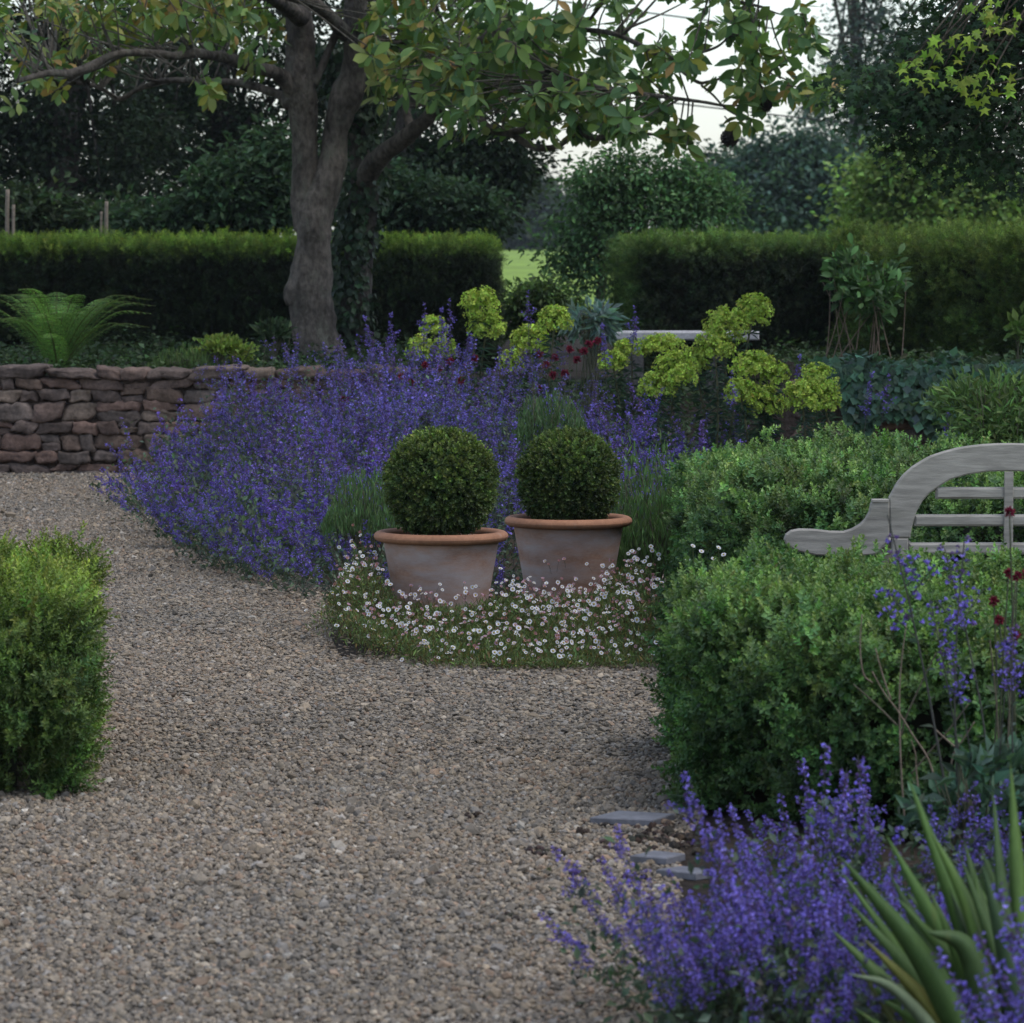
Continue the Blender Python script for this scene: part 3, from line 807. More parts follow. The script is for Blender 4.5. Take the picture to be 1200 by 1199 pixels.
    region(735, 112, 50, 38, 22, (-3.4, -1), 0.1); region(780, 80, 34, 44, 11, (-3.4, -1), 0.1); region(690, 150, 40, 12, 4, (-3, -1.5), 0.2); region(800, 165, 12, 12, 4, (-3, -2), 0.5)
    region(840, 20, 34, 22, 5, (-3.4, -2), 0.1); region(890, 60, 36, 28, 10, (-3.4, -2.4), 0.2); region(910, 15, 40, 20, 6, (-3.4, -2.4), 0.1); region(872, 112, 26, 22, 6, (-3.2, -2.4), 0.4)
    region(950, 100, 35, 16, 9, (-3.4, -2.4), 0.8); region(945, 40, 30, 25, 6, (-3.4, -2.4), 0.2); region(885, 136, 18, 8, 3, (-3, -2.5), 0.5)
    # the part of the crown above the picture
    region(200, -110, 260, 110, 90, (-4, 4), 0.6); region(560, -110, 260, 110, 110, (-4, 4), 0.2); region(400, -280, 330, 120, 90, (-4, 4), 0.3); region(820, -70, 120, 60, 26, (-3.5, -1), 0.2)
    gt, gl = Geo(), Geo()
    base_c = np.array([(0.056, 0.100, 0.028), (0.072, 0.112, 0.026), (0.042, 0.082, 0.032), (0.13, 0.125, 0.025), (0.15, 0.095, 0.03), (0.11, 0.13, 0.04)])
    for px, py, dd, mix in spots:
        if 318 < px < 436 and -15 < py < 120 and dd < 1.2: continue
        p = at(px, py, d0 + dd)
        dist = np.linalg.norm(SKA - p, axis=1)
        cand = np.argsort(dist)[:25]
        k = cand[rng.integers(0, 3)]
        q = SKA[k]
        v = p - q
        if np.linalg.norm(v) > 0.08:
            mid = (p + q) / 2 + rng.normal(0, 0.05, 3) * np.linalg.norm(v) + np.array([0, 0, -0.02 * np.linalg.norm(v)])
            L_ = np.linalg.norm(v)
            tube(gt, [q, mid, p], [0.006 + 0.006 * min(L_, 2), 0.007, 0.005], 5, (0.12, 0.105, 0.085), 0.05, 4)
        tip = nrm((nrm((v if np.linalg.norm(v) > 0.05 else np.array([0, 0, 1.0]))[None])[0] + rng.normal(0, 0.45, 3) + np.array([0, 0, 0.35]))[None])[0]
        n = rng.integers(8, 14)
        a = np.arange(n) * 2.4 + rng.uniform(0, 6)
        el = rng.uniform(-0.25, 0.8, n)
        A = frames_z(tip[None])[0]
        loc = np.stack([np.cos(a) * np.cos(el), np.sin(a) * np.cos(el), np.sin(el)], 1)
        dirs = nrm(loc @ A.T + np.array([0, 0, -0.28]))
        nh = np.tile(tip, (n, 1)) + rng.normal(0, 0.35, (n, 3)) + np.array([0, 0, 0.5])
        pos = p + np.outer(rng.uniform(-0.16, 0.02, n), tip) + dirs * 0.012
        pr = np.array([0.42, 0.24, 0.27, 0.02, 0.004, 0.07]) * (1 - mix) + np.array([0.22, 0.27, 0.10, 0.17, 0.06, 0.18]) * mix
        c = 1.95 * base_c[rng.choice(6, n, p=pr / pr.sum())] * np.exp(rng.normal(0, 0.2, (n, 1)))
        sz = rng.uniform(0.115, 0.185, n) * (0.92 if mix > 0.7 else 1.0)
        T = [MAG, MAG2, MAG3][rng.integers(0, 3)]
        scatter(gl, T, pos, frames(dirs, nh), sz, c, True)
    gt.build('twigs', M_bark, root)
    gl.build('crown', M_gloss, root)
    for (px, py, r, dd) in ((855, 162, 0.063, -2.8), (898, 124, 0.042, -2.8)):
        c = at(px, py, d0 + dd)
        g = Geo()
        n = 120
        i = np.arange(n); z = 1 - 2 * (i + 0.5) / n; a = i * 2.39996
        v = np.stack([np.sqrt(1 - z * z) * np.cos(a), np.sqrt(1 - z * z) * np.sin(a), z], 1)
        lathe(g, [(math.sin(t) * r * 0.93, -math.cos(t) * r * 0.93) for t in np.linspace(0, PI, 14)], 20, (0.035, 0.028, 0.025), c)
        scatter(g, t_leaf(0.9, 0.5), c + v * r * 0.86, frames(nrm(v + rng.normal(0, 0.2, v.shape) + [0, 0, 0.7]), v), r * 0.42, vary(n, (0.045, 0.032, 0.028), 0.2))
        tube(g, [c + [0, 0, r * 0.8], c + [0.004, 0, r + 0.05], at(px - (6 if px < 880 else 12), py - 26 if px < 880 else 121, d0 + dd)], [0.006, 0.005, 0.006], 6, (0.07, 0.06, 0.05), 0, 4)
        g.build('seed_head', M_bark, root)
    # ivy on the second stem
    iv = thing('ivy', (at(415, 420, d0 + 1)[0], d0 + 0.8, 0.66), 'dark ivy climbing the second stem behind the magnolia trunk', 'climbing plant')
    g = Geo()
    S = spline([at(p[0], p[1], d0 + 0.95) for p in [(408, 440), (405, 400), (410, 340), (416, 280), (420, 230), (418, 125), (412, 140), (405, 90), (395, 55)]], 14)
    n = 4200
    k = rng.integers(0, len(S), n); a = rng.uniform(0, 6.28, n)
    rr = (0.185 + 0.05 * np.sin(k * 0.35) + rng.normal(0, 0.035, n)) * (0.85 + 0.25 * noise(S[k] + np.c_[np.cos(a), np.sin(a), 0 * a], 0.3))
    out = np.stack([np.cos(a), np.sin(a), 0 * a], 1)
    P = S[k] + out * rr[:, None] + rng.normal(0, 0.03, (n, 3)) * [0.3, 0.3, 1.5]
    IVY = t_leaf(0.95, 0.12)
    dirs = nrm(out * 0.4 + np.array([0, 0, -1.0]) + rng.normal(0, 0.45, (n, 3)))
    scatter(g, IVY, P, frames(dirs, out + rng.normal(0, 0.3, (n, 3))), rng.uniform(0.05, 0.085, n), vary(n, (0.032, 0.055, 0.028), 0.3))
    g.build('foliage', M_gloss, iv)
magnolia()

# ================================================================== BACKGROUND TREES
def blob_tree(name, label, d, trunk, blobs, clumps, per, leaf, size, col, rc=0.55, cat='tree', group=None, depth=0.8, dark=0.3, T=None, flat=0.6,
              bark=(0.05, 0.043, 0.036), limbs=14, zg=None, mat=None, trunk_w=None, droop=0.0, keep=None):
    """trunk: [(px, py, width px)] from the foot up; blobs: (cx, cy, rx, ry, share) in photograph pixels at distance d"""
    k = d / F
    foot = at(trunk[0][0], trunk[0][1], d)
    root = thing(name, foot, label, cat, group)
    g = Geo()
    tp = [at(p[0], p[1], d) for p in trunk]
    X = tube(g, tp, [p[2] * k / 2 for p in trunk], 12, bark, 0.06, 5)
    sh = np.array([b[4] for b in blobs], float); sh /= sh.sum()
    C = []
    while len(C) < clumps:
        b = blobs[rng.choice(len(blobs), p=sh)]
        v = nrm(rng.normal(size=(1, 3)))[0] * rng.random() ** 0.4
        c = at(b[0] + v[0] * b[2], b[1] - v[2] * b[3], d + v[1] * depth * b[2] * k)
        if keep is not None and not keep(c): continue
        C.append(c)
    C = np.array(C)
    r0 = trunk[-1][2] * k / 2
    for c in C[rng.choice(len(C), min(limbs, len(C)), replace=False)]:
        q = X[rng.integers(len(X) // 3, len(X))]
        m = (q + c) / 2 + np.array([0, 0, 0.12 * np.linalg.norm(c - q)]) + rng.normal(0, 0.05, 3) * np.linalg.norm(c - q)
        tube(g, [q, m, c], [r0 * 0.55, r0 * 0.35, r0 * 0.1], 6, bark, 0.05, 4)
    g.build('trunk', M_bark, root)
    g = Geo()
    n = clumps * per
    ci = np.repeat(np.arange(clumps), per)
    crad = rc * rng.uniform(0.6, 1.3, clumps)
    off = rng.normal(0, 0.48, (n, 3)); off[:, 2] *= flat
    P = C[ci] + off * crad[ci][:, None]
    P[:, 2] -= droop * (off[:, 0] ** 2 + off[:, 1] ** 2) * crad[ci]
    cc = np.exp(rng.normal(0, dark, clumps))[ci][:, None]
    c = vary(n, col, 0.22, 0.08) * cc
    dirs = nrm(off * 1.2 + rng.normal(0, 0.6, (n, 3)) + np.array([0, 0, -0.35]))
    nh = rng.normal(0, 0.5, (n, 3)) + np.array([0, 0, 1.0])
    scatter(g, T or leaf, P, frames(dirs, nh), rng.uniform(0.7, 1.25, n) * size, c)
    g.build('crown', mat or M_far, root)
    return root

L3 = t_leaf(0.6, 0.2)
DK = (0.022, 0.034, 0.018)
M_far = leaf_mat('tree_leaf', 0.3, 0.6, 0.12)
blob_tree('dark_tree', 'very dark broadleaved tree at the far left, thick black trunk above the hedge', 50, [(70, 330, 62), (70, 260, 46), (72, 200, 40), (76, 120, 34), (80, 0, 28), (85, -200, 18)],
          [(60, 60, 140, 110, 3), (0, 170, 80, 80, 2), (130, 165, 80, 70, 2), (70, -120, 260, 120, 3), (30, 235, 60, 40, 0.6), (140, 235, 50, 38, 0.6)], 235, 80, L3, 0.10, DK, 0.42)
blob_tree('dark_tree', 'dark leafy tree beyond the left edge of the long yew hedge', 54, [(-210, 330, 46), (-212, 250, 36), (-208, 150, 30), (-205, -40, 22)],
          [(-210, 60, 150, 110, 3), (-150, 180, 110, 80, 2), (-290, 170, 110, 80, 2), (-200, -120, 170, 100, 2)], 200, 70, L3, 0.13, DK, 0.55)
blob_tree('dark_tree', 'dark tree with drooping limbs behind the magnolia, glints of sky between leaves', 56, [(262, 340, 46), (262, 262, 34), (262, 200, 30), (258, 100, 26), (250, -60, 22), (245, -220, 14)],
          [(250, 60, 130, 100, 3), (300, 170, 80, 80, 2), (200, 180, 70, 75, 1.6), (260, -140, 240, 120, 3), (400, 90, 70, 110, 1.6), (250, 240, 120, 35, 1.0)], 260, 80, L3, 0.105, DK, 0.46)
blob_tree('dark_tree', 'dark spreading tree right of the magnolia trunk, its branches over the hedge end', 48, [(470, 330, 36), (468, 262, 28), (470, 200, 26), (480, 100, 22), (495, -30, 18), (510, -180, 12)],
          [(480, 210, 70, 60, 2.0), (545, 205, 70, 48, 2.0), (600, 195, 34, 34, 0.7), (470, 90, 50, 60, 0.7), (570, 100, 100, 70, 1.2), (530, -110, 230, 120, 2.4), (440, 250, 50, 25, 0.8), (560, 250, 30, 26, 0.6)], 240, 78, L3, 0.10, (0.026, 0.042, 0.023), 0.42)
blob_tree('dark_tree', 'distant dark tree filling the view left of the magnolia limbs, lowest of the dark trees', 80, [(150, 330, 30), (152, 262, 22), (156, 180, 18), (160, 60, 12)],
          [(120, 175, 90, 60, 2), (200, 130, 70, 60, 1.3), (30, 120, 90, 70, 1.6), (250, 190, 70, 50, 1.3), (150, 70, 90, 50, 1.2)], 125, 80, L3, 0.16, (0.020, 0.031, 0.018), 0.62)
blob_tree('dark_tree', 'distant dark tree showing between the magnolia trunk and its right limb', 80, [(470, 330, 30), (472, 262, 22), (474, 180, 18), (470, 60, 12)],
          [(420, 150, 60, 80, 1.4), (500, 210, 70, 50, 1.6), (570, 205, 60, 45, 1.4), (380, 200, 50, 60, 1), (480, 90, 50, 50, .7)], 105, 80, L3, 0.16, (0.024, 0.038, 0.022), 0.62)
# shrubs behind the left hedge
blob_tree('laurel_shrub', 'mid green laurel shrub rising behind the left hedge beside the magnolia trunk', 43, [(270, 330, 10), (270, 290, 9), (268, 240, 7)],
          [(285, 225, 62, 48, 2), (230, 250, 50, 28, 1), (325, 200, 22, 60, 1), (322, 252, 24, 22, .8), (180, 262, 40, 16, .6)], 140, 70, LEAF, 0.115, (0.038, 0.070, 0.034), 0.30, 'shrub', limbs=20)
blob_tree('laurel_shrub', 'grey green leafy shrub behind the hedge right of the magnolia', 44, [(490, 330, 10), (492, 290, 9), (495, 250, 7)],
          [(490, 238, 55, 32, 2), (550, 246, 36, 26, 1), (450, 228, 24, 46, 1)], 110, 70, LEAF, 0.105, (0.042, 0.074, 0.040), 0.28, 'shrub', limbs=16)
blob_tree('laurel_shrub', 'dark leafy shrub behind the hedge at the left edge', 44, [(40, 330, 10), (42, 290, 9), (45, 250, 7)],
          [(20, 250, 50, 24, 2), (100, 255, 60, 20, 1.2)], 80, 70, LEAF, 0.12, (0.036, 0.056, 0.026), 0.26, 'shrub', limbs=16)
# green tree in the gap
blob_tree('hazel_tree', 'airy light green hazel like tree standing in the gap between the yew hedges', 43, [(700, 420, 13), (702, 360, 11), (712, 300, 10), (725, 240, 8), (738, 200, 5)],
          [(770, 240, 66, 34, 2.0), (705, 265, 44, 46, 1.7), (690, 315, 36, 46, 1.3), (745, 210, 46, 22, 0.9), (655, 300, 16, 30, 0.35), (820, 230, 42, 32, 1), (700, 205, 30, 18, 0.35), (840, 250, 30, 22, .6), (690, 222, 10, 34, .3), (735, 190, 12, 26, .35), (782, 196, 12, 24, .35), (815, 205, 9, 22, .25), (655, 255, 10, 26, .25)], 250, 46, LEAF, 0.082, (0.085, 0.160, 0.065), 0.28, limbs=50, bark=(0.10, 0.08, 0.06), dark=0.28)
blob_tree('low_shrub', 'low green shrub at the foot of the light green tree in the gap', 39, [(630, 420, 6), (632, 390, 5), (632, 360, 4)],
          [(624, 358, 32, 22, 2), (655, 365, 32, 26, 1.3), (612, 372, 26, 26, 1), (640, 345, 16, 14, .3)], 90, 60, LEAF, 0.075, (0.060, 0.098, 0.034), 0.2, 'shrub', limbs=20, dark=0.3)
# far trees, seen through the air
blob_tree('far_tree', 'hazy blue grey distant trees at the far edge of the field', 290, [(608, 300, 12), (608, 270, 10), (610, 230, 8)],
          [(590, 250, 60, 42, 2), (640, 252, 50, 36, 2), (680, 262, 60, 34, 1.4), (560, 262, 50, 36, 1.2), (610, 222, 30, 20, .6)], 260, 50, L3, 0.55, (0.040, 0.060, 0.035), 1.9, limbs=4, depth=0.6)
blob_tree('oak_tree', 'rounded dark blue green oak beyond the right yew hedge', 105, [(928, 330, 26), (928, 280, 20), (930, 220, 16)],
          [(930, 205, 66, 46, 3), (895, 225, 42, 38, 1.2), (965, 235, 44, 36, 1.2), (925, 250, 70, 22, 1.0)], 280, 70, L3, 0.22, (0.055, 0.095, 0.072), 0.95, depth=0.8, dark=0.25)  # blue green leaf colour paints in part of the haze
blob_tree('far_tree', 'slim hazy tree left of the rounded oak, sky showing through it', 120, [(850, 330, 12), (848, 270, 9), (846, 210, 6)],
          [(845, 215, 30, 36, 2), (830, 250, 46, 26, 1.4), (868, 245, 30, 26, 1)], 90, 50, L3, 0.26, (0.044, 0.066, 0.038), 0.9, dark=0.25)
blob_tree('poplar_tree', 'tall feathery hazy poplar against the sky behind the overhanging maple', 130, [(1005, 330, 26), (1005, 200, 20), (1003, 80, 14), (1002, -80, 8)],
          [(1000, 160, 46, 46, 1.3), (985, 60, 16, 80, .8), (1012, 40, 14, 90, .8), (1040, 30, 16, 80, .8), (965, 120, 20, 50, .7), (1060, 60, 18, 70, .6), (1000, -120, 60, 80, 1.0)], 125, 60, L3, 0.20, (0.075, 0.11, 0.092), 0.8, droop=0.5, dark=0.2, limbs=40)  # pale bluish leaf colour mimics haze on top of the thin air volume
blob_tree('willow_tree', 'pale yellow green weeping tree behind the right hedge', 62, [(1075, 340, 26), (1078, 280, 20), (1082, 220, 14)],
          [(1060, 215, 58, 58, 2), (1125, 235, 70, 46, 2), (1040, 255, 42, 28, 1), (1185, 240, 50, 40, 1.2), (1090, 175, 40, 34, 0.8)], 300, 70, L3, 0.13, (0.15, 0.225, 0.065), 0.55, droop=0.4, dark=0.22)
# overhanging maple, its trunk beyond the right of the picture
def maple():
    d = 25.5
    pts = []
    for i in range(10):
        a = PI / 2 + i * 2 * PI / 10
        r = (1.0, 0.42)[i % 2] * (1.0 if i in (0, 2, 8) else 0.8 if i % 2 == 0 else 1)
        pts.append((math.cos(a) * r * 0.55, math.sin(a) * r * 0.55 + 0.45, -0.1 * r * (i % 2 == 0)))
    g = Geo(); V = [(0, 0.45, 0.02)] + pts
    g.add(V, [(0, 1 + i, 1 + (i + 1) % 10) for i in range(10)], None, (1, 1, 1)); ML = g.tmpl()
    root = thing('maple_tree', (4.9, d + 1.0, 0.7), 'overhanging maple at the top right, dark leaves with a few lime green sprays', 'tree')
    g = Geo()
    tr = tube(g, [(4.9, d + 1, 0.6), (4.85, d + 1, 1.6), (4.8, d + 0.9, 2.8), (4.6, d + 0.8, 4.2), (4.5, d + .7, 6)], [0.22, 0.18, 0.17, 0.14, 0.06], 14, (0.09, 0.075, 0.06), 0.06, 5)
    blobs = [(1150, 60, 80, 90, 2.2), (1100, 90, 60, 55, 1.6), (1180, 150, 46, 60, 1.5), (1060, 120, 50, 34, 1.0), (1110, 165, 50, 36, 1.0), (1020, 100, 36, 22, .4), (1230, 60, 80, 130, 1.6), (1180, -70, 140, 80, 2.0), (1120, 200, 22, 18, .25), (1190, 200, 26, 22, .5), (1290, -190, 260, 130, 3.0), (1360, 60, 90, 150, 1.2)]
    sh = np.array([b[4] for b in blobs]); sh /= sh.sum()
    C, lime = [], []
    for i in range(215):
        b = blobs[rng.choice(len(blobs), p=sh)]
        v = nrm(rng.normal(size=(1, 3)))[0] * rng.random() ** 0.4
        C.append(at(b[0] + v[0] * b[2], b[1] - v[2] * b[3], d + v[1] * 1.1)); lime.append(0)
    for px, py in ((1072, 72), (1090, 60), (1106, 78), (1085, 88), (1158, 72), (1150, 108), (1128, 92), (1140, 40), (1170, 30), (1108, 50), (1162, 100), (1060, 82), (1180, 12), (1150, 8)):
        C.append(at(px, py, d - 1.2 + rng.uniform(-.2, .2))); lime.append(1)
    C = np.array(C); lime = np.array(lime)
    for c in C:
        q = tr[rng.integers(len(tr) // 2, len(tr))]
        m = (q + c) / 2 + np.array([0, 0, 0.05 * np.linalg.norm(c - q)])
        tube(g, [q, m, c], [0.022, 0.012, 0.004], 5, (0.08, 0.065, 0.05), 0.05, 4)
    g.build('trunk', M_bark, root)
    g = Geo()
    per = 58
    ci = np.repeat(np.arange(len(C)), np.where(lime == 1, 9, per)); n = len(ci)
    off = rng.normal(0, 1, (n, 3)) * np.where(lime[ci] == 1, 0.06, 0.155)[:, None] * [1, 1, 0.6]
    P = C[ci] + off
    c = np.where(lime[ci][:, None] == 1, vary(n, (0.20, 0.29, 0.045), 0.15), vary(n, (0.030, 0.056, 0.026), 0.25) * np.exp(rng.normal(0, 0.25, len(C)))[ci][:, None])
    dirs = nrm(off * 3 + rng.normal(0, 0.5, (n, 3)) + [0, -0.2, -0.6])
    nh = rng.normal(0, 0.4, (n, 3)) + [0, -0.35, 0.9]
    scatter(g, ML, P, frames(dirs, nh), np.where(lime[ci] == 1, rng.uniform(0.065, 0.10, n), rng.uniform(0.05, 0.085, n)), c)
    g.build('crown', M_far, root)
maple()

# overhead wires
def wire(a, b, sag, label, d):
    pts = [at(a[0] + (b[0] - a[0]) * t, a[1] + (b[1] - a[1]) * t, d) - np.array([0, 0, sag * 4 * t * (1 - t)]) for t in np.linspace(0, 1, 9)]
    g = Geo(); tube(g, pts, 0.017, 6, (0.02, 0.02, 0.022), 0, 4)
    o = g.build('overhead_wire', M_wire); tag(o, label, 'cable')
wire((560, -12), (1700, 108), 0.2, 'upper overhead cable crossing the sky in front of the hazy poplar', 88)
wire((560, 92), (1700, 210), 0.15, 'lower thin overhead cable crossing the patch of sky above the oak', 88)

# stakes behind the left hedge
for px, top, w, lab in ((8, 222, 5, 'tallest pale wooden stake standing behind the hedge at the left edge'), (15, 240, 4, 'short wooden stake close beside the tallest stake at the left edge'),
                        (124, 236, 4.5, 'leaning wooden stake behind the hedge left of the magnolia'), (118, 248, 3, 'thin short stake beside the leaning stake behind the hedge')):
    d = 39.0
    a, b = at(px, 300, d), at(px + 1, top, d)
    g = Geo(); tube(g, [(a[0], d, 0.55), (a + b) / 2, b], w / 2 * d / F, 7, (0.20, 0.165, 0.13), 0.04, 3)
    o = g.build('wooden_stake', M_twig, None); tag(o, lab, 'stake', 'stakes behind the hedge')

# ================================================================== FERN
def fern(px, d, z, n, length, spread, label, col):
    c = at(px, 400, d)
    root = thing('fern', (c[0], d, z), label, 'fern')
    PIN = t_leaf(0.30, 0.1)
    for i in range(n):
        a = i * 2.4 + rng.uniform(-0.3, 0.3)
        el = rng.uniform(1.12, 1.5) if i % 3 else rng.uniform(0.85, 1.1)
        L_ = length * rng.uniform(0.7, 1.15); fcol = math.exp(rng.normal(0, 0.3))
        dr = np.array([math.cos(a), math.sin(a), 0])
        ts = np.linspace(0, 1, 5)
        pts = np.array([np.array([c[0], d, z]) + dr * (spread * L_ * (t * math.cos(el) + 0.35 * t * t)) + np.array([0, 0, L_ * (t * math.sin(el) - 0.34 * t ** 4)]) for t in ts])
        g = Geo()
        X = tube(g, pts, [0.005, 0.0045, 0.004, 0.003, 0.0015], 5, (0.09, 0.11, 0.03), 0, 9)
        T = nrm(np.gradient(X, axis=0))
        side = nrm(np.cross(T, np.array([0, 0, 1.0])))
        up = np.cross(side, T)
        k = np.arange(4, len(X), 2); t = k / (len(X) - 1)
        # each pinna: a rachis with small leaflets both sides
        for s in (-1, 1):
            pl = 0.115 * np.sin(PI * np.clip(0.12 + 0.88 * t, 0, 1)) ** 0.8 + 0.01
            dirs = nrm(side[k] * s + T[k] * 0.45 - up[k] * 0.05)
            for j in range(9):
                f = (j + 0.6) / 9
                q = X[k] + dirs * (pl * f)[:, None] + np.array([0, 0, -0.25]) * (pl * f * f)[:, None]
                lw = pl * 0.19 * (1 - 0.6 * f) + 0.004
                for s2 in (-1, 1):
                    dd = nrm(T[k] * s2 * 0.9 + dirs * 0.55)
                    scatter(g, PIN, q, frames(dd, up[k] + rng.normal(0, 0.15, (len(k), 3))), lw * 1.2, vary(len(k), col, 0.22) * fcol)
        g.build('frond', M_leaf, root)
fern(68, 30.6, 0.69, 46, 0.96, 0.92, 'large bright green fern arching over the left stone wall', (0.115, 0.215, 0.055))

# ================================================================== CATMINT
FLV, FLD, FLP = (0.195, 0.15, 0.54), (0.11, 0.08, 0.24), (0.28, 0.20, 0.62)
LFG = (0.072, 0.102, 0.066)
def floret_hi():
    g = Geo()
    g.add([(0, 0, 0), (0.22, 0.45, 0.1), (0, 0.5, 0.25), (-0.22, 0.45, 0.1)], [(0, 1, 2), (0, 2, 3)], None, FLD)
    V = [(0, 0.42, 0.12)] + [(0.42 * math.cos(a), 0.62 + 0.3 * math.sin(a), 0.12 + 0.28 * math.cos(2 * a)) for a in np.linspace(0, 2 * PI, 6, endpoint=False)]
    g.add(V, [(0, 1 + i, 1 + (i + 1) % 6) for i in range(6)], None, FLV)
    return g.tmpl()
FLV_far = (0.165, 0.125, 0.43)
def floret_lo():
    g = Geo()
    g.add([(0, 0, 0), (0.42, 0.55, 0.12), (0, 1, 0.0), (-0.42, 0.55, 0.12)], [(0, 1, 2), (0, 2, 3)], None, FLV_far)
    return g.tmpl()
FH, FLO = floret_hi(), floret_lo()
CML = t_leaf(0.55, 0.2)

def spike(length, flower, fl, size, whorls, per, leaves, sides=4, lsize=0.028, branch=3):
    """catmint stem along +Z: leaves in pairs below, whorls of florets above"""
    g = Geo()
    bend = rng.normal(0, 0.05, 2) * length
    f = lambda z: np.stack([bend[0] * (z / length) ** 2, bend[1] * (z / length) ** 2, z], -1)
    zs = np.linspace(0, length, 5)
    tube(g, f(zs), np.linspace(0.0028, 0.0012, 5), sides, (0.085, 0.085, 0.075), 0, 1, True, False)
    t = np.linspace(0, 1, whorls) ** 0.82
    zw = length * (1 - flower) + t * flower * length
    for z, tt in zip(zw, t):
        if rng.random() < 0.22: continue
        n = max(4, int(per * (1 - 0.45 * tt) * rng.uniform(0.7, 1.2)))
        a = rng.uniform(0, 6.28, n); el = rng.uniform(-0.5, 0.9, n)
        d = np.stack([np.cos(a) * np.cos(el), np.sin(a) * np.cos(el), np.sin(el)], 1)
        r = size * (0.25 + 0.55 * (1 - tt)) * rng.uniform(0.5, 1.3, n)
        P = f(np.full(n, z)) + d * r[:, None] + np.stack([0 * a, 0 * a, rng.normal(0, 0.004, n)], 1)
        kind = rng.random(n)
        c = np.where(kind[:, None] < 0.36, np.array([0.62, 0.50, 0.36]), np.where(kind[:, None] > 0.82, np.array([1.5, 1.6, 1.25]) if fl is FH else np.array([1.25, 1.3, 1.15]), 1.0 if fl is FH else 0.9)) * np.exp(rng.normal(0, 0.25, (n, 1)))
        scatter(g, fl, P, frames(nrm(d + [0, 0, 0.15]), rng.normal(0, 0.5, (n, 3)) + [0, 0, 1]), size * rng.uniform(0.7, 1.15, n), c)
    for b in range(branch):
        z0 = length * (1 - flower * rng.uniform(0.55, 1.35)); a = rng.uniform(0, 6.28); bl = length * rng.uniform(0.08, 0.17)
        bd = nrm(np.array([[math.cos(a) * 0.75, math.sin(a) * 0.75, 0.75]]))[0]
        p0 = f(np.array([z0]))[0]
        tube(g, [p0, p0 + bd * bl], 0.0012, 3, (0.085, 0.085, 0.075), 0, 1, True, False)
        n = int(per * 1.5); tt = rng.uniform(0.35, 1.05, n)
        a2 = rng.uniform(0, 6.28, n); el = rng.uniform(-0.6, 1.0, n)
        d = np.stack([np.cos(a2) * np.cos(el), np.sin(a2) * np.cos(el), np.sin(el)], 1)
        scatter(g, fl, p0 + bd * bl * tt[:, None] + d * size * rng.uniform(0.2, 0.7, (n, 1)), frames(d, rng.normal(0, 0.5, (n, 3)) + [0, 0, 1]), size * rng.uniform(0.6, 1.05, n), np.where(rng.random((n, 1)) < 0.35, 0.5, 1.0) * np.exp(rng.normal(0, 0.2, (n, 1))) * np.ones((1, 3)))
    n = leaves
    z = np.linspace(0.06, 1 - flower * 0.7, n) * length
    a = np.arange(n) * 1.57 + (np.arange(n) % 2) * PI + rng.normal(0, 0.3, n)
    el = rng.uniform(-0.3, 0.5, n)
    d = np.stack([np.cos(a) * np.cos(el), np.sin(a) * np.cos(el), np.sin(el)], 1)
    scatter(g, CML, f(z), frames(d, np.tile([0, 0, 1.0], (n, 1)) + rng.normal(0, .3, (n, 3))), lsize * np.linspace(1.2, 0.5, n) * rng.uniform(.8, 1.2, n), vary(n, LFG, 0.2))
    return g

def plant_parts(root, name, plural, kinds, ki, P, R, S, mat, most=100, order=None, cm=None):
    """the stems that show largest as objects of their own (sharing meshes), the rest as one mesh"""
    order = np.argsort(P[:, 1]) if order is None else order
    meshes = [k.mesh(name) for k in kinds]
    for me in meshes: me.materials.append(mat)
    T = [k.tmpl() for k in kinds]
    L0 = np.array(root.location)
    for i in order[:most]:
        o = bpy.data.objects.new(name, meshes[ki[i]]); COL.objects.link(o); o.parent = root
        M = Matrix([[*(R[i][r] * S[i]), P[i][r] - L0[r]] for r in range(3)] + [[0, 0, 0, 1]])
        o.matrix_basis = M
    rest = order[most:]
    if len(rest):
        g = Geo()
        for k in range(len(T)):
            s = rest[ki[rest] == k]
            scatter(g, T[k], P[s], R[s], S[s], None if cm is None else cm[s])
        o = g.build(plural, mat, root); tag(o, kind='stuff')

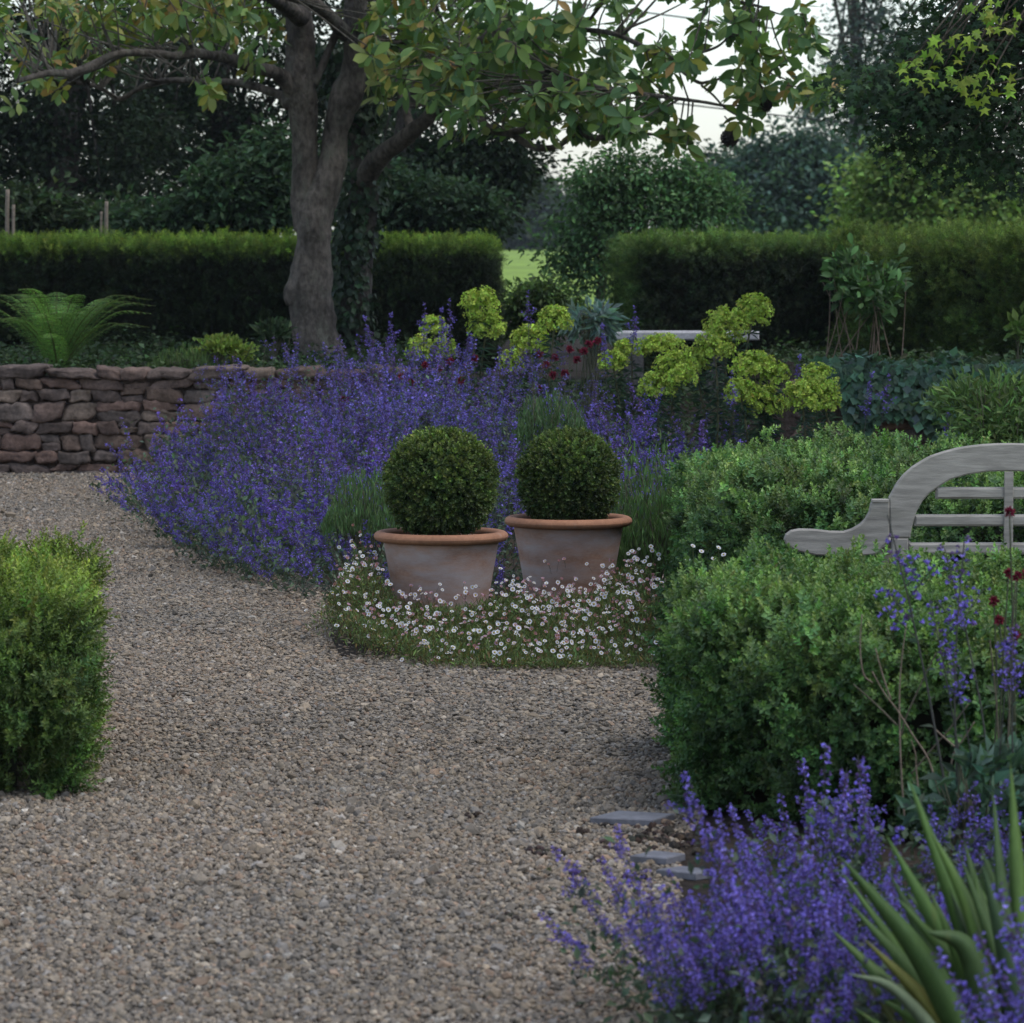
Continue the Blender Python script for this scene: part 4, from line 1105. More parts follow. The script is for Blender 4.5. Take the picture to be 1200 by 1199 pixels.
def drift():
    root = thing('catmint', (-0.8, 24.0, 0.0), 'broad drift of violet flowered catmint spilling over the gravel behind the two pots', 'flowers')
    # base points
    lo, hi = DRIFT.min(0), DRIFT.max(0)
    n = 9000
    x = rng.uniform(lo[0], hi[0], n); y = rng.uniform(lo[1], hi[1], n)
    k = inside(DRIFT, x, y); x, y = x[k], y[k]
    e, nx, ny = edge_dist(DRIFT, x, y)
    k = (y < 28.7) & ~((np.hypot(x + 0.32, y - 17.56) < 0.4) | (np.hypot(x - 0.27, y - 18.5) < 0.4)) & ~((x > 0.45) & (y < 20.4)) & (y < 29.0 - 0.55 * np.maximum(x + 0.3, 0))
    x, y, e, nx, ny = x[k], y[k], e[k], nx[k], ny[k]
    # the right hand side is thinner, more green
    dens = np.where(x > -0.55, 0.55, 1.0) * (0.75 + 0.35 * noise(np.c_[x, y, 0 * x], 1.2))
    k = rng.random(len(x)) < dens * 0.44
    x, y, e, nx, ny = x[k], y[k], e[k], nx[k], ny[k]
    n = len(x)
    lean = np.clip(1 - e / 0.7, 0, 1) * (y < 26)
    cx_ = rng.uniform(lo[0], hi[0], 125); cy_ = rng.uniform(lo[1], hi[1], 125)          # the separate plants of the drift
    dist = np.hypot(x[:, None] - cx_[None], y[:, None] - cy_[None]); own = dist.argmin(1); dd_ = dist.min(1)
    H = (0.40 + 0.20 * np.minimum(e, 2.0)) * (0.80 + 0.052 * (y - 19)) * np.exp(rng.normal(0, 0.17, n)) * np.exp(rng.normal(0, 0.15, 125))[own] * (1.10 - 0.38 * np.clip(dd_ / 0.45, 0, 1))
    H = np.clip(H, 0.3, 1.12)
    d = rng.normal(0, 0.24, (n, 3)); d[:, 2] = 1
    d[:, 0] += (x - cx_[own]) * 1.3; d[:, 1] += (y - cy_[own]) * 1.3
    cm = np.exp(rng.normal(0, 0.20, (125, 1)) + rng.normal(0, 0.06, (125, 3)))[own]
    d[:, 0] += nx * lean * 0.95; d[:, 1] += ny * lean * 0.95
    d = nrm(d)
    kinds = [spike(l, f, FLO, 0.0165, w, 12, 18, 3) for l, f, w in ((0.45, 0.55, 14), (0.45, 0.42, 11), (0.65, 0.42, 15), (0.65, 0.32, 11), (0.90, 0.33, 16), (0.90, 0.26, 12))]
    kinds += [spike(l, f, FLO, 0.014, w, 6, 34, 3, 0.034, 1) for l, f, w in ((0.45, 0.2, 4), (0.65, 0.16, 4), (0.90, 0.14, 5))]
    Ls = np.array([0.45, 0.45, 0.65, 0.65, 0.9, 0.9, 0.45, 0.65, 0.9])
    ki = np.where(H < 0.53, 0, np.where(H < 0.76, 2, 4)) + rng.integers(0, 2, n)
    leafy = rng.random(n) < np.where(rng.random(125) < 0.28, 0.75, 0.10)[own] + 0.22 * (x > -0.6)
    ki = np.where(leafy, np.where(H < 0.53, 6, np.where(H < 0.76, 7, 8)), ki)
    S = H / Ls[ki]
    P = np.stack([x, y, np.zeros(n)], 1)
    order = np.argsort(y - 0.9 * H)
    plant_parts(root, 'flower_spike', 'flower_spikes', kinds, ki, P, frames_z(d), S, M_petal, 100, order, cm)
    # grey green leafy stems below
    g = Geo()
    m = 42000
    i = rng.integers(0, n, m); t = rng.random(m) ** 0.7 * 0.85
    Q = P[i] + d[i] * (H[i] * t)[:, None] + rng.normal(0, 0.045, (m, 3)); Q[:, 2] = np.maximum(Q[:, 2], 0.02)
    scatter(g, CML, Q, frames(nrm(rng.normal(0, 0.7, (m, 3)) + [0, -0.1, 0.3]), rng.normal(0, 0.5, (m, 3)) + [0, 0, 1]), rng.uniform(0.022, 0.045, m), vary(m, LFG, 0.25, 0.1))
    g.build('foliage', M_leaf, root)
drift()

def clump_catmint(cx, cy, radius, n, hmax, label, kinds, Ls, most=100, tilt=0.55, leafn=5000, dirfn=None, sqx=1.0, extra=()):
    root = thing('catmint', (cx, cy, 0), label, 'flowers')
    a = rng.uniform(0, 6.28, n); r = radius * np.sqrt(rng.random(n))
    P = np.stack([cx + np.cos(a) * r * sqx, cy + np.sin(a) * r, np.zeros(n)], 1)
    d = np.stack([np.cos(a) * r / radius * tilt, np.sin(a) * r / radius * tilt, np.ones(n)], 1) + rng.normal(0, 0.14, (n, 3))
    if dirfn is not None: d = dirfn(P, d)
    d = nrm(d)
    H = hmax * (1 - 0.25 * (r / radius) ** 2) * np.exp(rng.normal(0, 0.15, n))
    ki = rng.integers(0, len(kinds), n)
    S = np.clip(H / Ls[ki], 0.45, 1.35); R = frames_z(d)
    for tip, foot, dist in extra:               # single stems that stand clear of the rest
        a_, b_ = at(*foot, dist), at(*tip, dist - 0.05)
        P = np.vstack([a_, P]); R = np.concatenate([frames_z((b_ - a_)[None]), R]); k_ = int(rng.integers(0, len(kinds)))
        d = np.vstack([nrm((b_ - a_)[None]), d]); H = np.r_[np.linalg.norm(b_ - a_), H]
        ki = np.r_[k_, ki]; S = np.r_[np.linalg.norm(b_ - a_) / Ls[k_], S]
    n = len(P)
    order = np.r_[np.arange(len(extra)), len(extra) + np.argsort(P[len(extra):, 1])]
    plant_parts(root, 'flower_spike', 'flower_spikes', kinds, ki, P, R, S, M_petal, most, order)
    g = Geo()
    i = rng.integers(0, n, leafn); t = rng.random(leafn) * 0.7
    Q = P[i] + d[i] * (H[i] * t)[:, None] + rng.normal(0, 0.035, (leafn, 3)); Q[:, 2] = np.maximum(Q[:, 2], 0.01)
    scatter(g, CML, Q, frames(nrm(rng.normal(0, 0.7, (leafn, 3)) + [0, -0.1, 0.3]), rng.normal(0, 0.5, (leafn, 3)) + [0, 0, 1]), rng.uniform(0.02, 0.04, leafn), vary(leafn, LFG, 0.25, 0.1))
    g.build('foliage', M_leaf, root)
    return root
NK = [spike(l, f, FH, 0.0165, w, 10, 18, 5, 0.034, 4) for l, f, w in ((0.5, 0.45, 13), (0.5, 0.5, 14), (0.6, 0.38, 13), (0.6, 0.45, 15), (0.7, 0.34, 13))]
NL = np.array([0.5, 0.5, 0.6, 0.6, 0.7])
clump_catmint(0.65, 8.58, 0.50, 175, 0.335, 'nearest violet catmint clump leaning over the gravel at the bottom right', NK, NL, tilt=0.5, sqx=0.60, extra=[((652, 992), (735, 1130), 8.9), ((630, 1078), (740, 1165), 8.7), ((690, 1060), (745, 1150), 8.8), ((728, 968), (770, 1120), 9.0), ((800, 908), (850, 1110), 9.1), ((826, 940), (860, 1110), 9.0), ((845, 950), (880, 1110), 9.1),
              ((868, 948), (890, 1110), 9.2), ((972, 880), (960, 1100), 9.6), ((985, 900), (965, 1100), 9.5), ((1000, 925), (975, 1100), 9.6), ((925, 965), (930, 1100), 9.0), ((705, 1000), (760, 1130), 8.9), ((660, 1100), (745, 1180), 8.6)])
clump_catmint(0.94, 9.8, 0.32, 44, 0.36, 'thin straggling catmint at the foot of the large box hedge', NK, NL, most=48, tilt=0.5, leafn=2600)

LK = [spike(0.6, f, FH, 0.014, w, 8, 10, 5, 0.03, b) for f, w, b in ((0.22, 7, 2), (0.28, 8, 3), (0.18, 6, 1), (0.25, 7, 2), (0.3, 8, 4))]
def sprays(name_label, stems, d0, kinds=NK, base=None):
    """individual catmint stems whose flowering tips are given in photograph pixels: (tip px, tip py, foot px, foot py, distance)"""
    P0 = []
    root = None
    R, P, S, ki = [], [], [], []
    for (tx, ty, fx, fy, d) in stems:
        a = at(fx, fy, d); b = at(tx, ty, d + rng.uniform(-0.1, 0.1))
        v = b - a; k = int(rng.integers(0, len(kinds)))
        P.append(a); R.append(frames_z(v[None])[0]); S.append(np.linalg.norm(v) / (NL[k] if kinds is NK else 0.6)); ki.append(k)
    P = np.array(P)
    root = thing('catmint', (P[:, 0].mean(), P[:, 1].mean(), 0), name_label, 'flowers')
    plant_parts(root, 'flower_spike', 'flower_spikes', kinds, np.array(ki), P, np.array(R), np.array(S), M_petal)
    return root
sprays('catmint stems in the bottom right corner in front of the sword shaped leaves', [(1105, 1118, 1240, 1330, 7.6), (1135, 1095, 1250, 1320, 7.5), (1160, 1045, 1260, 1300, 7.6), (1190, 1060, 1260, 1300, 7.5), (1140, 1150, 1240, 1340, 7.4), (1195, 1120, 1250, 1320, 7.4), (1165, 1130, 1240, 1330, 7.5), (1120, 1170, 1220, 1340, 7.4), (1210, 1090, 1270, 1330, 7.5)], 7.6)
sprays('tall lanky catmint stems in front of the box hedge below the bench', [(1068, 600, 1120, 1010, 10.4), (1085, 640, 1130, 1010, 10.3), (1108, 700, 1140, 1010, 10.3), (1138, 760, 1150, 1010, 10.2), (1160, 735, 1170, 1010, 10.2), (1198, 770, 1200, 1010, 10.1), (1180, 715, 1190, 1010, 10.2), (1150, 640, 1170, 1010, 10.4)], 10.3, LK)

# ================================================================== FLEABANE DAISIES
def daisies():
    root = thing('fleabane', (-0.05, 16.6, 0), 'low sprawling mat of white and pink daisies in front of the two pots', 'flowers')
    def daisy(petal, ray=0.0115, cup=0.2, n=14, disc=(0.45, 0.33, 0.04)):
        g = Geo()
        for i in range(n):
            a = 2 * PI * i / n; w = PI / n * 0.92
            l = ray * rng.uniform(0.9, 1.06)
            g.add([(0.003 * math.cos(a), 0.003 * math.sin(a), 0), (l * 0.9 * math.cos(a - w), l * 0.9 * math.sin(a - w), l * cup), (l * math.cos(a), l * math.sin(a), l * cup * 1.05), (l * 0.9 * math.cos(a + w), l * 0.9 * math.sin(a + w), l * cup)], None, [(0, 1, 2, 3)], petal)
        lathe(g, [(0.0042, 0.0006), (0.0036, 0.0022), (0.0018, 0.003), (0.0, 0.0032)], 8, disc)
        tube(g, [(0, 0, 0), (0.002, 0.001, -0.03), (0.006, 0.002, -0.08)], 0.0009, 3, (0.08, 0.09, 0.04), 0, 1, True, False)
        return g
    kinds = [daisy((0.80, 0.80, 0.82)), daisy((0.78, 0.77, 0.80), 0.012, 0.05), daisy((0.74, 0.66, 0.72), 0.0105, 0.35), daisy((0.56, 0.34, 0.42), 0.0095, 0.6, 10, (0.35, 0.2, 0.06)), daisy((0.42, 0.20, 0.20), 0.0085, 1.1, 8, (0.3, 0.16, 0.06))]
    prob = [0.22, 0.20, 0.18, 0.22, 0.18]
    def hgt(x, y):
        t = np.clip((y - 15.95) / 1.05, 0, 1)
        return 0.035 + (0.125 + 0.19 * sstep(-0.45, -0.72, x) + 0.12 * sstep(0.35, 0.55, x) + 0.08 * np.exp(-((x + 0.02) / 0.1) ** 2)) * t ** 0.75 * (0.75 + 0.25 * noise(np.c_[x, y, 0 * x], 0.3)) * np.clip((x + 0.90) / 0.2, 0.25, 1)
    poly = np.array([ground(388, 752)[:2], ground(430, 772)[:2], ground(500, 782)[:2], ground(600, 788)[:2], ground(700, 787)[:2], ground(770, 786)[:2], (0.63, 17.0), (0.60, 18.0), (0.45, 18.1), (0.02, 17.6), (-0.12, 17.2), (-0.52, 17.3), (-0.62, 18.0), (-0.80, 17.9), (-0.82, 16.9)])
    def pts(n):
        out = []
        while sum(map(len, out)) < n:
            x = rng.uniform(-0.9, 0.7, n); y = rng.uniform(15.8, 18.2, n)
            wob = 0.06 * noise(np.c_[x, y, 0 * x], 0.12) + 0.05 * rng.normal(size=n)
            k = inside(poly, x + wob * 0.5, y + wob) & (np.hypot(x + 0.317, y - 17.56) > 0.24) & (np.hypot(x - 0.265, y - 18.5) > 0.24)
            out.append(np.c_[x[k], y[k]])
        return np.concatenate(out)[:n]
    n = 1200
    p = pts(n); z = hgt(p[:, 0], p[:, 1]) + rng.uniform(-0.03, 0.09, n) * (1 + (rng.random(n) < 0.15))
    P = np.c_[p, np.maximum(z, 0.035)]
    d = nrm(rng.normal(0, 0.35, (n, 3)) + np.array([0.0, -0.75, 0.75]))
    ki = rng.choice(5, n, p=prob)
    plant_parts(root, 'daisy_flower', 'daisy_flowers', kinds, ki, P, frames_z(d), rng.uniform(0.62, 1.05, n), M_petal, 100)
    g = Geo()
    m = 40000
    p = pts(m); h = hgt(p[:, 0], p[:, 1]); z = h * rng.uniform(0.1, 1.05, m) ** 0.6
    col = vary(m, (0.115, 0.155, 0.058), 0.28, 0.1) * np.where(rng.random((m, 1)) < 0.20, np.array([[1.4, 0.8, 0.9]]), 1.0)
    scatter(g, t_leaf(0.2, 0.2), np.c_[p, z], frames(nrm(rng.normal(0, 0.6, (m, 3)) + [0, -0.35, 0.55]), rng.normal(0, 0.5, (m, 3)) + [0, 0, 1]), rng.uniform(0.018, 0.04, m), col)
    # wiry stems
    s = 1500
    p = pts(s); h = hgt(p[:, 0], p[:, 1])
    for i in range(s):
        b = np.array([p[i, 0], p[i, 1], 0.0]); t = b + np.array([rng.normal(0, 0.03), -abs(rng.normal(0, 0.03)), h[i] * rng.uniform(0.7, 1.15)])
        tube(g, [b, (b + t) / 2 + rng.normal(0, 0.008, 3), t], 0.0011, 3, (0.12, 0.085, 0.05) if i % 3 else (0.08, 0.10, 0.04), 0, 2, True, False)
    g.build('foliage', M_leaf, root)
    # stragglers seeded on top of the box hedge and on the gravel
    r2 = thing('fleabane', at(835, 640, 14.6), 'few white daisies standing at the corner of the hedge beside the bench', 'flowers')
    sp = [(812, 640), (822, 646), (842, 642), (848, 650), (836, 655), (806, 656), (874, 652)]
    Q = np.array([at(a, b, 13.45 + rng.uniform(-.1, .15)) for a, b in sp])
    meshes = [kinds[i].mesh('daisy_flower') for i in (0, 1)]
    g = Geo()
    for j, q in enumerate(Q):
        me = meshes[j % 2]
        if not me.materials: me.materials.append(M_petal)
        o = bpy.data.objects.new('daisy_flower', me); COL.objects.link(o); o.parent = r2
        dd = frames_z(nrm(np.array([[rng.normal(0, .3), -0.6, 0.9]])))[0] * 0.8
        o.matrix_basis = Matrix([[*dd[r], q[r] - r2.location[r]] for r in range(3)] + [[0, 0, 0, 1]])
        tube(g, [(q[0] + .02, q[1], 0), q + [0.01, 0, -0.3], q], 0.0012, 4, (0.08, 0.10, 0.04), 0, 4, True, False)
    g.build('stems', M_leaf, r2)
daisies()

# ================================================================== EUPHORBIA
BRACT = t_leaf(1.0, 0.35)
def euphorbia(label, heads, d):
    """heads: (cx, cy, rx, ry) in photograph pixels"""
    k = d / F
    fx = np.mean([h[0] for h in heads]); foot = at(fx, 500, d); zg = max(0.0, float(terrace(np.array([foot[0]]), np.array([d]))[0]))
    root = thing('euphorbia', (foot[0], d, zg), label, 'spurge plant')
    gs = Geo()
    for (cx, cy, rx, ry) in heads:
        c = at(cx, cy, d + rng.uniform(-0.15, 0.15)); R_ = np.array([rx * k, rx * k * 0.9, ry * k])
        g = Geo()
        n = int(430 * (rx * ry / 600.0) ** 0.8) + 170
        v = nrm(rng.normal(size=(n, 3))); v[:, 2] = np.where(v[:, 2] < -0.55, -v[:, 2], v[:, 2])
        cl = nrm(rng.normal(size=(26, 3)))
        near = cl[np.argmax(v @ cl.T, 1)]
        v = nrm(v * 0.8 + near * 0.35)
        P = c + v * R_ * rng.uniform(0.35, 1.18, (n, 1)) ** 0.7
        col = vary(n, (0.32, 0.42, 0.075), 0.26, 0.08)
        # every bract pair is a little saucer: two leaves back to back
        ax = nrm(v + rng.normal(0, 0.35, (n, 3)) + [0, 0, 0.3])
        A = frames_z(ax)
        for s in (1, -1):
            scatter(g, BRACT, P, frames(A[:, :, 0] * s + ax * 0.25, ax), rng.uniform(0.016, 0.024, n), col * 1.0)
        m = int(n * 0.22)
        scatter(g, LEAF_R, P[:m] + ax[:m] * 0.006, frames(ax[:m]), 0.012, vary(m, (0.28, 0.26, 0.04), 0.2))
        g.build('flower_head', M_leaf, root)
        # stem with whorls of narrow blue green leaves
        b = np.array([foot[0] + (c[0] - foot[0]) * 0.45 + rng.normal(0, 0.04), d + rng.normal(0, 0.08), zg])
        X = tube(gs, [b, (b + c) / 2 + rng.normal(0, 0.03, 3) + [0, 0, 0.03], c], [0.009, 0.008, 0.006], 6, (0.13, 0.13, 0.07), 0, 10)
        q = 150
        i = rng.integers(int(len(X) * 0.25), len(X) - 2, q)
        a = rng.uniform(0, 6.28, q); el = rng.uniform(-0.5, 0.5, q)
        dd = np.stack([np.cos(a) * np.cos(el), np.sin(a) * np.cos(el), np.sin(el)], 1)
        scatter(gs, t_leaf(0.15, 0.2, 0.15), X[i], frames(dd, np.tile([0, 0, 1.0], (q, 1))), rng.uniform(0.07, 0.12, q), vary(q, (0.055, 0.095, 0.065), 0.2))
    gs.build('stems', M_leaf, root)
euphorbia('euphorbia with lime green flower heads before the left hedge end, one dome the tallest', [(563, 358, 22, 20), (570, 385, 22, 18), (508, 385, 15, 14), (492, 410, 15, 16), (520, 410, 14, 14)], 27.6)
euphorbia('euphorbia with two rounded lime heads below the silver leaved plant', [(650, 377, 20, 17), (621, 402, 22, 20), (600, 425, 14, 14)], 27.2)
euphorbia('euphorbia with the largest lime domes leaning right above the stone bench', [(883, 368, 22, 22), (850, 385, 25, 24), (838, 408, 24, 20), (815, 425, 18, 16)], 26.4)
euphorbia('euphorbia with one single rounded lime dome in the catmint below the stone bench', [(791, 438, 25, 25), (770, 455, 20, 18)], 25.6)
euphorbia('spreading low euphorbia of dull green heads just under the stone bench', [(775, 405, 26, 13), (740, 410, 20, 12), (718, 425, 16, 14)], 27.8)
euphorbia('euphorbia with broad yellow green heads above the rear box hedge', [(884, 430, 27, 17), (895, 474, 24, 22), (868, 462, 18, 18), (908, 440, 16, 14)], 25.0)
euphorbia('rightmost euphorbia with ragged lime heads before the ivy wall', [(957, 448, 24, 20), (940, 468, 22, 22), (965, 470, 18, 20)], 24.8)

# ================================================================== OTHER BORDER PLANTS
def bushy(name, label, cat, px, py, d, rx, ry, n, T, size, col, mode='dome', zg=0.0, mat=None, sig=0.25, stems=30, scol=(0.08, 0.08, 0.05), up=0.4, foot=None):
    k = d / F
    c = at(px, py, d); R_ = np.array([rx * k, min(rx * k, 0.5), ry * k])
    root = thing(name, (c[0], d, zg), label, cat)
    g = Geo()
    for i in range(stems):
        v = nrm(rng.normal(size=(1, 3)))[0] * rng.random() ** 0.5; v[2] = abs(v[2]) * 0.9
        e = c + v * R_
        b = np.array([c[0] + rng.normal(0, (0.5 if name == 'rhododendron' else 0.25) * R_[0]), d + rng.normal(0, 0.05), zg])
        tube(g, [b, (b + e) / 2 + rng.normal(0, 0.02, 3), e], [0.006, 0.004, 0.002], 4, scol, 0, 3)
    g.build('stems', M_twig, root)
    g = Geo()
    if mode == 'dome':
        cl = rng.normal(size=(max(10, n // 60), 3)); cl = nrm(cl) * rng.random((len(cl), 1)) ** 0.35
        P = cl[rng.integers(0, len(cl), n)] * 0.85 + rng.normal(0, 0.17, (n, 3))
        P = c + P * R_
        P[:, 2] = np.maximum(P[:, 2], zg + 0.02)
        dirs = nrm((P - c) / R_ * 0.8 + rng.normal(0, 0.6, (n, 3)) + [0, 0, up])
    else:                                   # upright needles / plumes
        P = np.stack([c[0] + rng.uniform(-1, 1, n) * R_[0], d + rng.uniform(-1, 1, n) * R_[1], c[2] + rng.uniform(-1, 1, n) * R_[2]], 1)
        w = (1 - 0.8 * np.abs((P[:, 0] - c[0]) / R_[0]) ** 3) * (0.86 + 0.2 * noise(P * [1, 1, 0.2], 0.12)) * (1 - 0.5 * np.abs((P[:, 1] - d) / R_[1]) ** 2)
        P[:, 2] = c[2] - R_[2] + (P[:, 2] - c[2] + R_[2]) * np.maximum(w, 0.15)
        dirs = nrm(rng.normal(0, 0.22, (n, 3)) + [0, 0, 1.0])
    nh = rng.normal(0, 0.5, (n, 3)) + [0, -0.3, 0.8]
    scatter(g, T, P, frames(dirs, nh), rng.uniform(0.7, 1.3, n) * size, vary(n, col, sig, 0.08))
    g.build('foliage', mat or M_leaf, root)
    return root
bushy('rosemary_bush', 'upright needle leaved rosemary bush between the right pot and the rear box hedge', 'shrub', 762, 600, 19.0, 62, 78, 5200, LEAF_N, 0.050, (0.090, 0.160, 0.055), 'up')
bushy('lavender_cotton', 'feathery green mound of lavender cotton beside the left pot', 'shrub', 425, 590, 19.6, 46, 38, 3000, LEAF_N, 0.042, (0.085, 0.145, 0.055), 'up')
bushy('lavender_cotton', 'dark green feathery mound in the catmint above the gap between the box balls', 'shrub', 645, 488, 23.0, 44, 34, 2600, LEAF_N, 0.047, (0.070, 0.120, 0.048), 'up')
bushy('lavender_plant', 'green lavender tuft with thin dark flower stalks on the wall beside the fern', 'flowers', 212, 422, 30.4, 40, 17, 1500, LEAF_N, 0.055, (0.070, 0.115, 0.036), 'up', 0.69)
bushy('lady_mantle', 'small lime green leafy plant on the wall top left of the magnolia', 'flowers', 262, 412, 30.6, 46, 15, 900, LEAF_R, 0.045, (0.135, 0.19, 0.035), 'dome', 0.69)
bushy('leafy_plant', 'dark green leafy plant on the wall top at the foot of the magnolia trunk', 'shrub', 322, 402, 31.5, 22, 24, 620, LEAF, 0.07, (0.045, 0.075, 0.036), 'dome', 0.69)
bushy('silver_thistle', 'silvery blue leaved thistle against the left end of the right yew hedge', 'plant', 692, 378, 31.0, 26, 30, 420, t_leaf(0.24, 0.2, 0.3), 0.12, (0.17, 0.25, 0.22), 'dome', 0.35, up=0.1)
bushy('rhododendron', 'leggy large leaved shrub with bare stems above the ivy wall', 'shrub', 1012, 342, 29.5, 56, 46, 760, BROAD, 0.095, (0.058, 0.115, 0.040), 'dome', 0.70, M_leaf, 0.38, 15, (0.15, 0.11, 0.08))
bushy('bamboo_shrub', 'light green leafy shrub behind the bench at the right edge', 'shrub', 1170, 482, 21.5, 82, 46, 2600, t_leaf(0.3, 0.2, 0.1), 0.065, (0.085, 0.145, 0.045), 'dome')
bushy('leafy_plant', 'small bright leaved sprig on the ivy wall at the right edge', 'plant', 1194, 384, 26.6, 12, 18, 60, LEAF, 0.085, (0.11, 0.18, 0.045), 'dome', 0.8, None, 0.2, 5)

# ivy over the right wall
def wall_ivy():
    root = thing('ivy', (3.0, 26.0, 0.8), 'blue green ivy sheet draped over the top of the right stone wall', 'climbing plant')
    IV = t_leaf(0.95, 0.12)
    g = Geo()
    n = 5200
    x = rng.uniform(2.0, 4.3, n); u = rng.random(n)
    # over the top, then hanging in tongues down the face
    hang = 0.20 + 0.16 * noise(np.c_[x, 0 * x, 0 * x], 0.35) + 0.22 * np.exp(-((x - 2.28) / 0.10) ** 2) + 0.28 * np.exp(-((x - 2.90) / 0.14) ** 2)
    onface = u < 0.62
    z = np.where(onface, 0.93 - rng.random(n) ** 1.1 * np.maximum(hang, 0.06), 0.90 + 0.07 * noise(np.c_[x, x, 0 * x], 0.3) + rng.normal(0, 0.03, n))
    y = np.where(onface, 25.95 - 0.10 * rng.random(n) - 0.05 * np.sin((0.93 - z) * 8), 26.0 + rng.uniform(-0.05, 0.45, n))
    P = np.stack([x, y, z], 1)
    out = np.where(onface[:, None], np.array([0, -1.0, 0.35]), np.array([0, -0.35, 1.0])) + rng.normal(0, 0.35, (n, 3))
    dirs = nrm(np.where(onface[:, None], np.array([0, -0.2, -1.0]), np.array([0, -1.0, -0.15])) + rng.normal(0, 0.5, (n, 3)))
    scatter(g, IV, P, frames(dirs, out), rng.uniform(0.045, 0.085, n), vary(n, (0.080, 0.140, 0.092), 0.3))
    g.build('foliage', M_leaf, root)
    g = Geo()
    for i in range(60):
        x0 = rng.uniform(2.0, 4.3)
        tube(g, [(x0, 26.1, 0.86), (x0 + rng.normal(0, .05), 25.93, 0.8), (x0 + rng.normal(0, .1), 25.92, 0.8 - rng.uniform(0.05, 0.3))], 0.003, 4, (0.10, 0.07, 0.05), 0, 3)
    g.build('stems', M_twig, root)
wall_ivy()

# crimson flowered plants
def crimson(label, heads, d, rad=0.017, foot_dy=0.0, zfoot=0.0):
    fx = np.mean([h[0] for h in heads]); foot = at(fx, 500, d)
    root = thing('crimson_knautia', (foot[0], d, zfoot), label, 'flowers')
    gs = Geo()
    PET = t_leaf(0.5, 0.3)
    for (px, py) in heads:
        c = at(px, py, d + rng.uniform(-0.1, 0.1))
        g = Geo()
        n = 60
        v = nrm(rng.normal(size=(n, 3)) + [0, -0.2, 0.6])
        scatter(g, PET, c + v * 0.002, frames(v), rad * rng.uniform(0.7, 1.15, n), vary(n, (0.16, 0.018, 0.035), 0.3))
        g.build('flower_head', M_petal, root)
        b = np.array([c[0] + (foot[0] - c[0]) * 0.35 + rng.normal(0, .03), d + rng.normal(0, .05), zfoot])
        X = tube(gs, [b, (b + c) / 2 + rng.normal(0, 0.03, 3), c], [0.0035, 0.003, 0.002], 4, (0.075, 0.085, 0.05), 0, 8)
        q = 9; i = rng.integers(0, int(len(X) * 0.6), q)
        scatter(gs, t_leaf(0.25, 0.2), X[i], frames(nrm(rng.normal(0, 0.6, (q, 3)) + [0, 0, .2])), 0.07, vary(q, (0.07, 0.11, 0.06), 0.2))
    gs.build('stems', M_leaf, root)
crimson('dark crimson flowers among the catmint above the left box ball', [(498, 428), (515, 433), (528, 424), (548, 430), (482, 448), (556, 420), (470, 442), (540, 446), (404, 468), (313, 518)], 26.2, 0.03)
crimson('dark crimson flower cluster in the catmint above the right box ball', [(640, 428), (650, 420), (668, 410), (690, 404), (700, 400), (676, 422), (662, 438), (648, 440), (632, 416), (630, 455), (684, 412)], 26.0, 0.032)
crimson('crimson flowers on tall wiry stems in front of the bench at the right edge', [(1183, 600), (1192, 676), (1204, 672), (1171, 727), (1190, 745), (1182, 672), (1165, 705)], 10.9, 0.016)

# tall dark spires in the drift
sp_ = []
def spires():
    kinds = [spike(0.7, 0.34, FLO, 0.017, 15, 13, 14, 4), spike(0.7, 0.28, FLO, 0.017, 13, 13, 14, 4)]
    tips = [(436, 372), (453, 368), (490, 358), (536, 354), (514, 362), (620, 345), (744, 362), (735, 374), (709, 382), (460, 400), (868, 440), (930, 420), (1012, 438), (1032, 440), (1098, 488), (1003, 425), (765, 540), (590, 520), (603, 545), (596, 500)]
    root = thing('catmint', (0.3, 26.0, 0.0), 'tall separate violet catmint spires standing above the drift against the dark hedges', 'flowers')
    P, R, S = [], [], []
    for tx, ty in tips:
        d = 26.6 if ty < 430 else 24.6 if ty < 495 else 21.0
        b = at(tx, ty, d); a = np.array([b[0] + rng.normal(0, 0.06), d + rng.normal(0, 0.08), 0.02])
        v = b - a
        P.append(b - v / np.linalg.norm(v) * 0.7); R.append(frames_z(v[None])[0]); S.append(1.0)
    P = np.array(P); n = len(P)
    plant_parts(root, 'flower_spike', 'flower_spikes', kinds, rng.integers(0, 2, n), P, np.array(R), np.array(S), M_petal)
    g = Geo()
    for p, r in zip(P, R):
        d = r[:, 2]; L_ = p[2] / max(d[2], .2)
        tube(g, [p, p - d * L_], 0.003, 4, (0.085, 0.085, 0.06), 0, 1)
    g.build('stems', M_leaf, root)
spires()

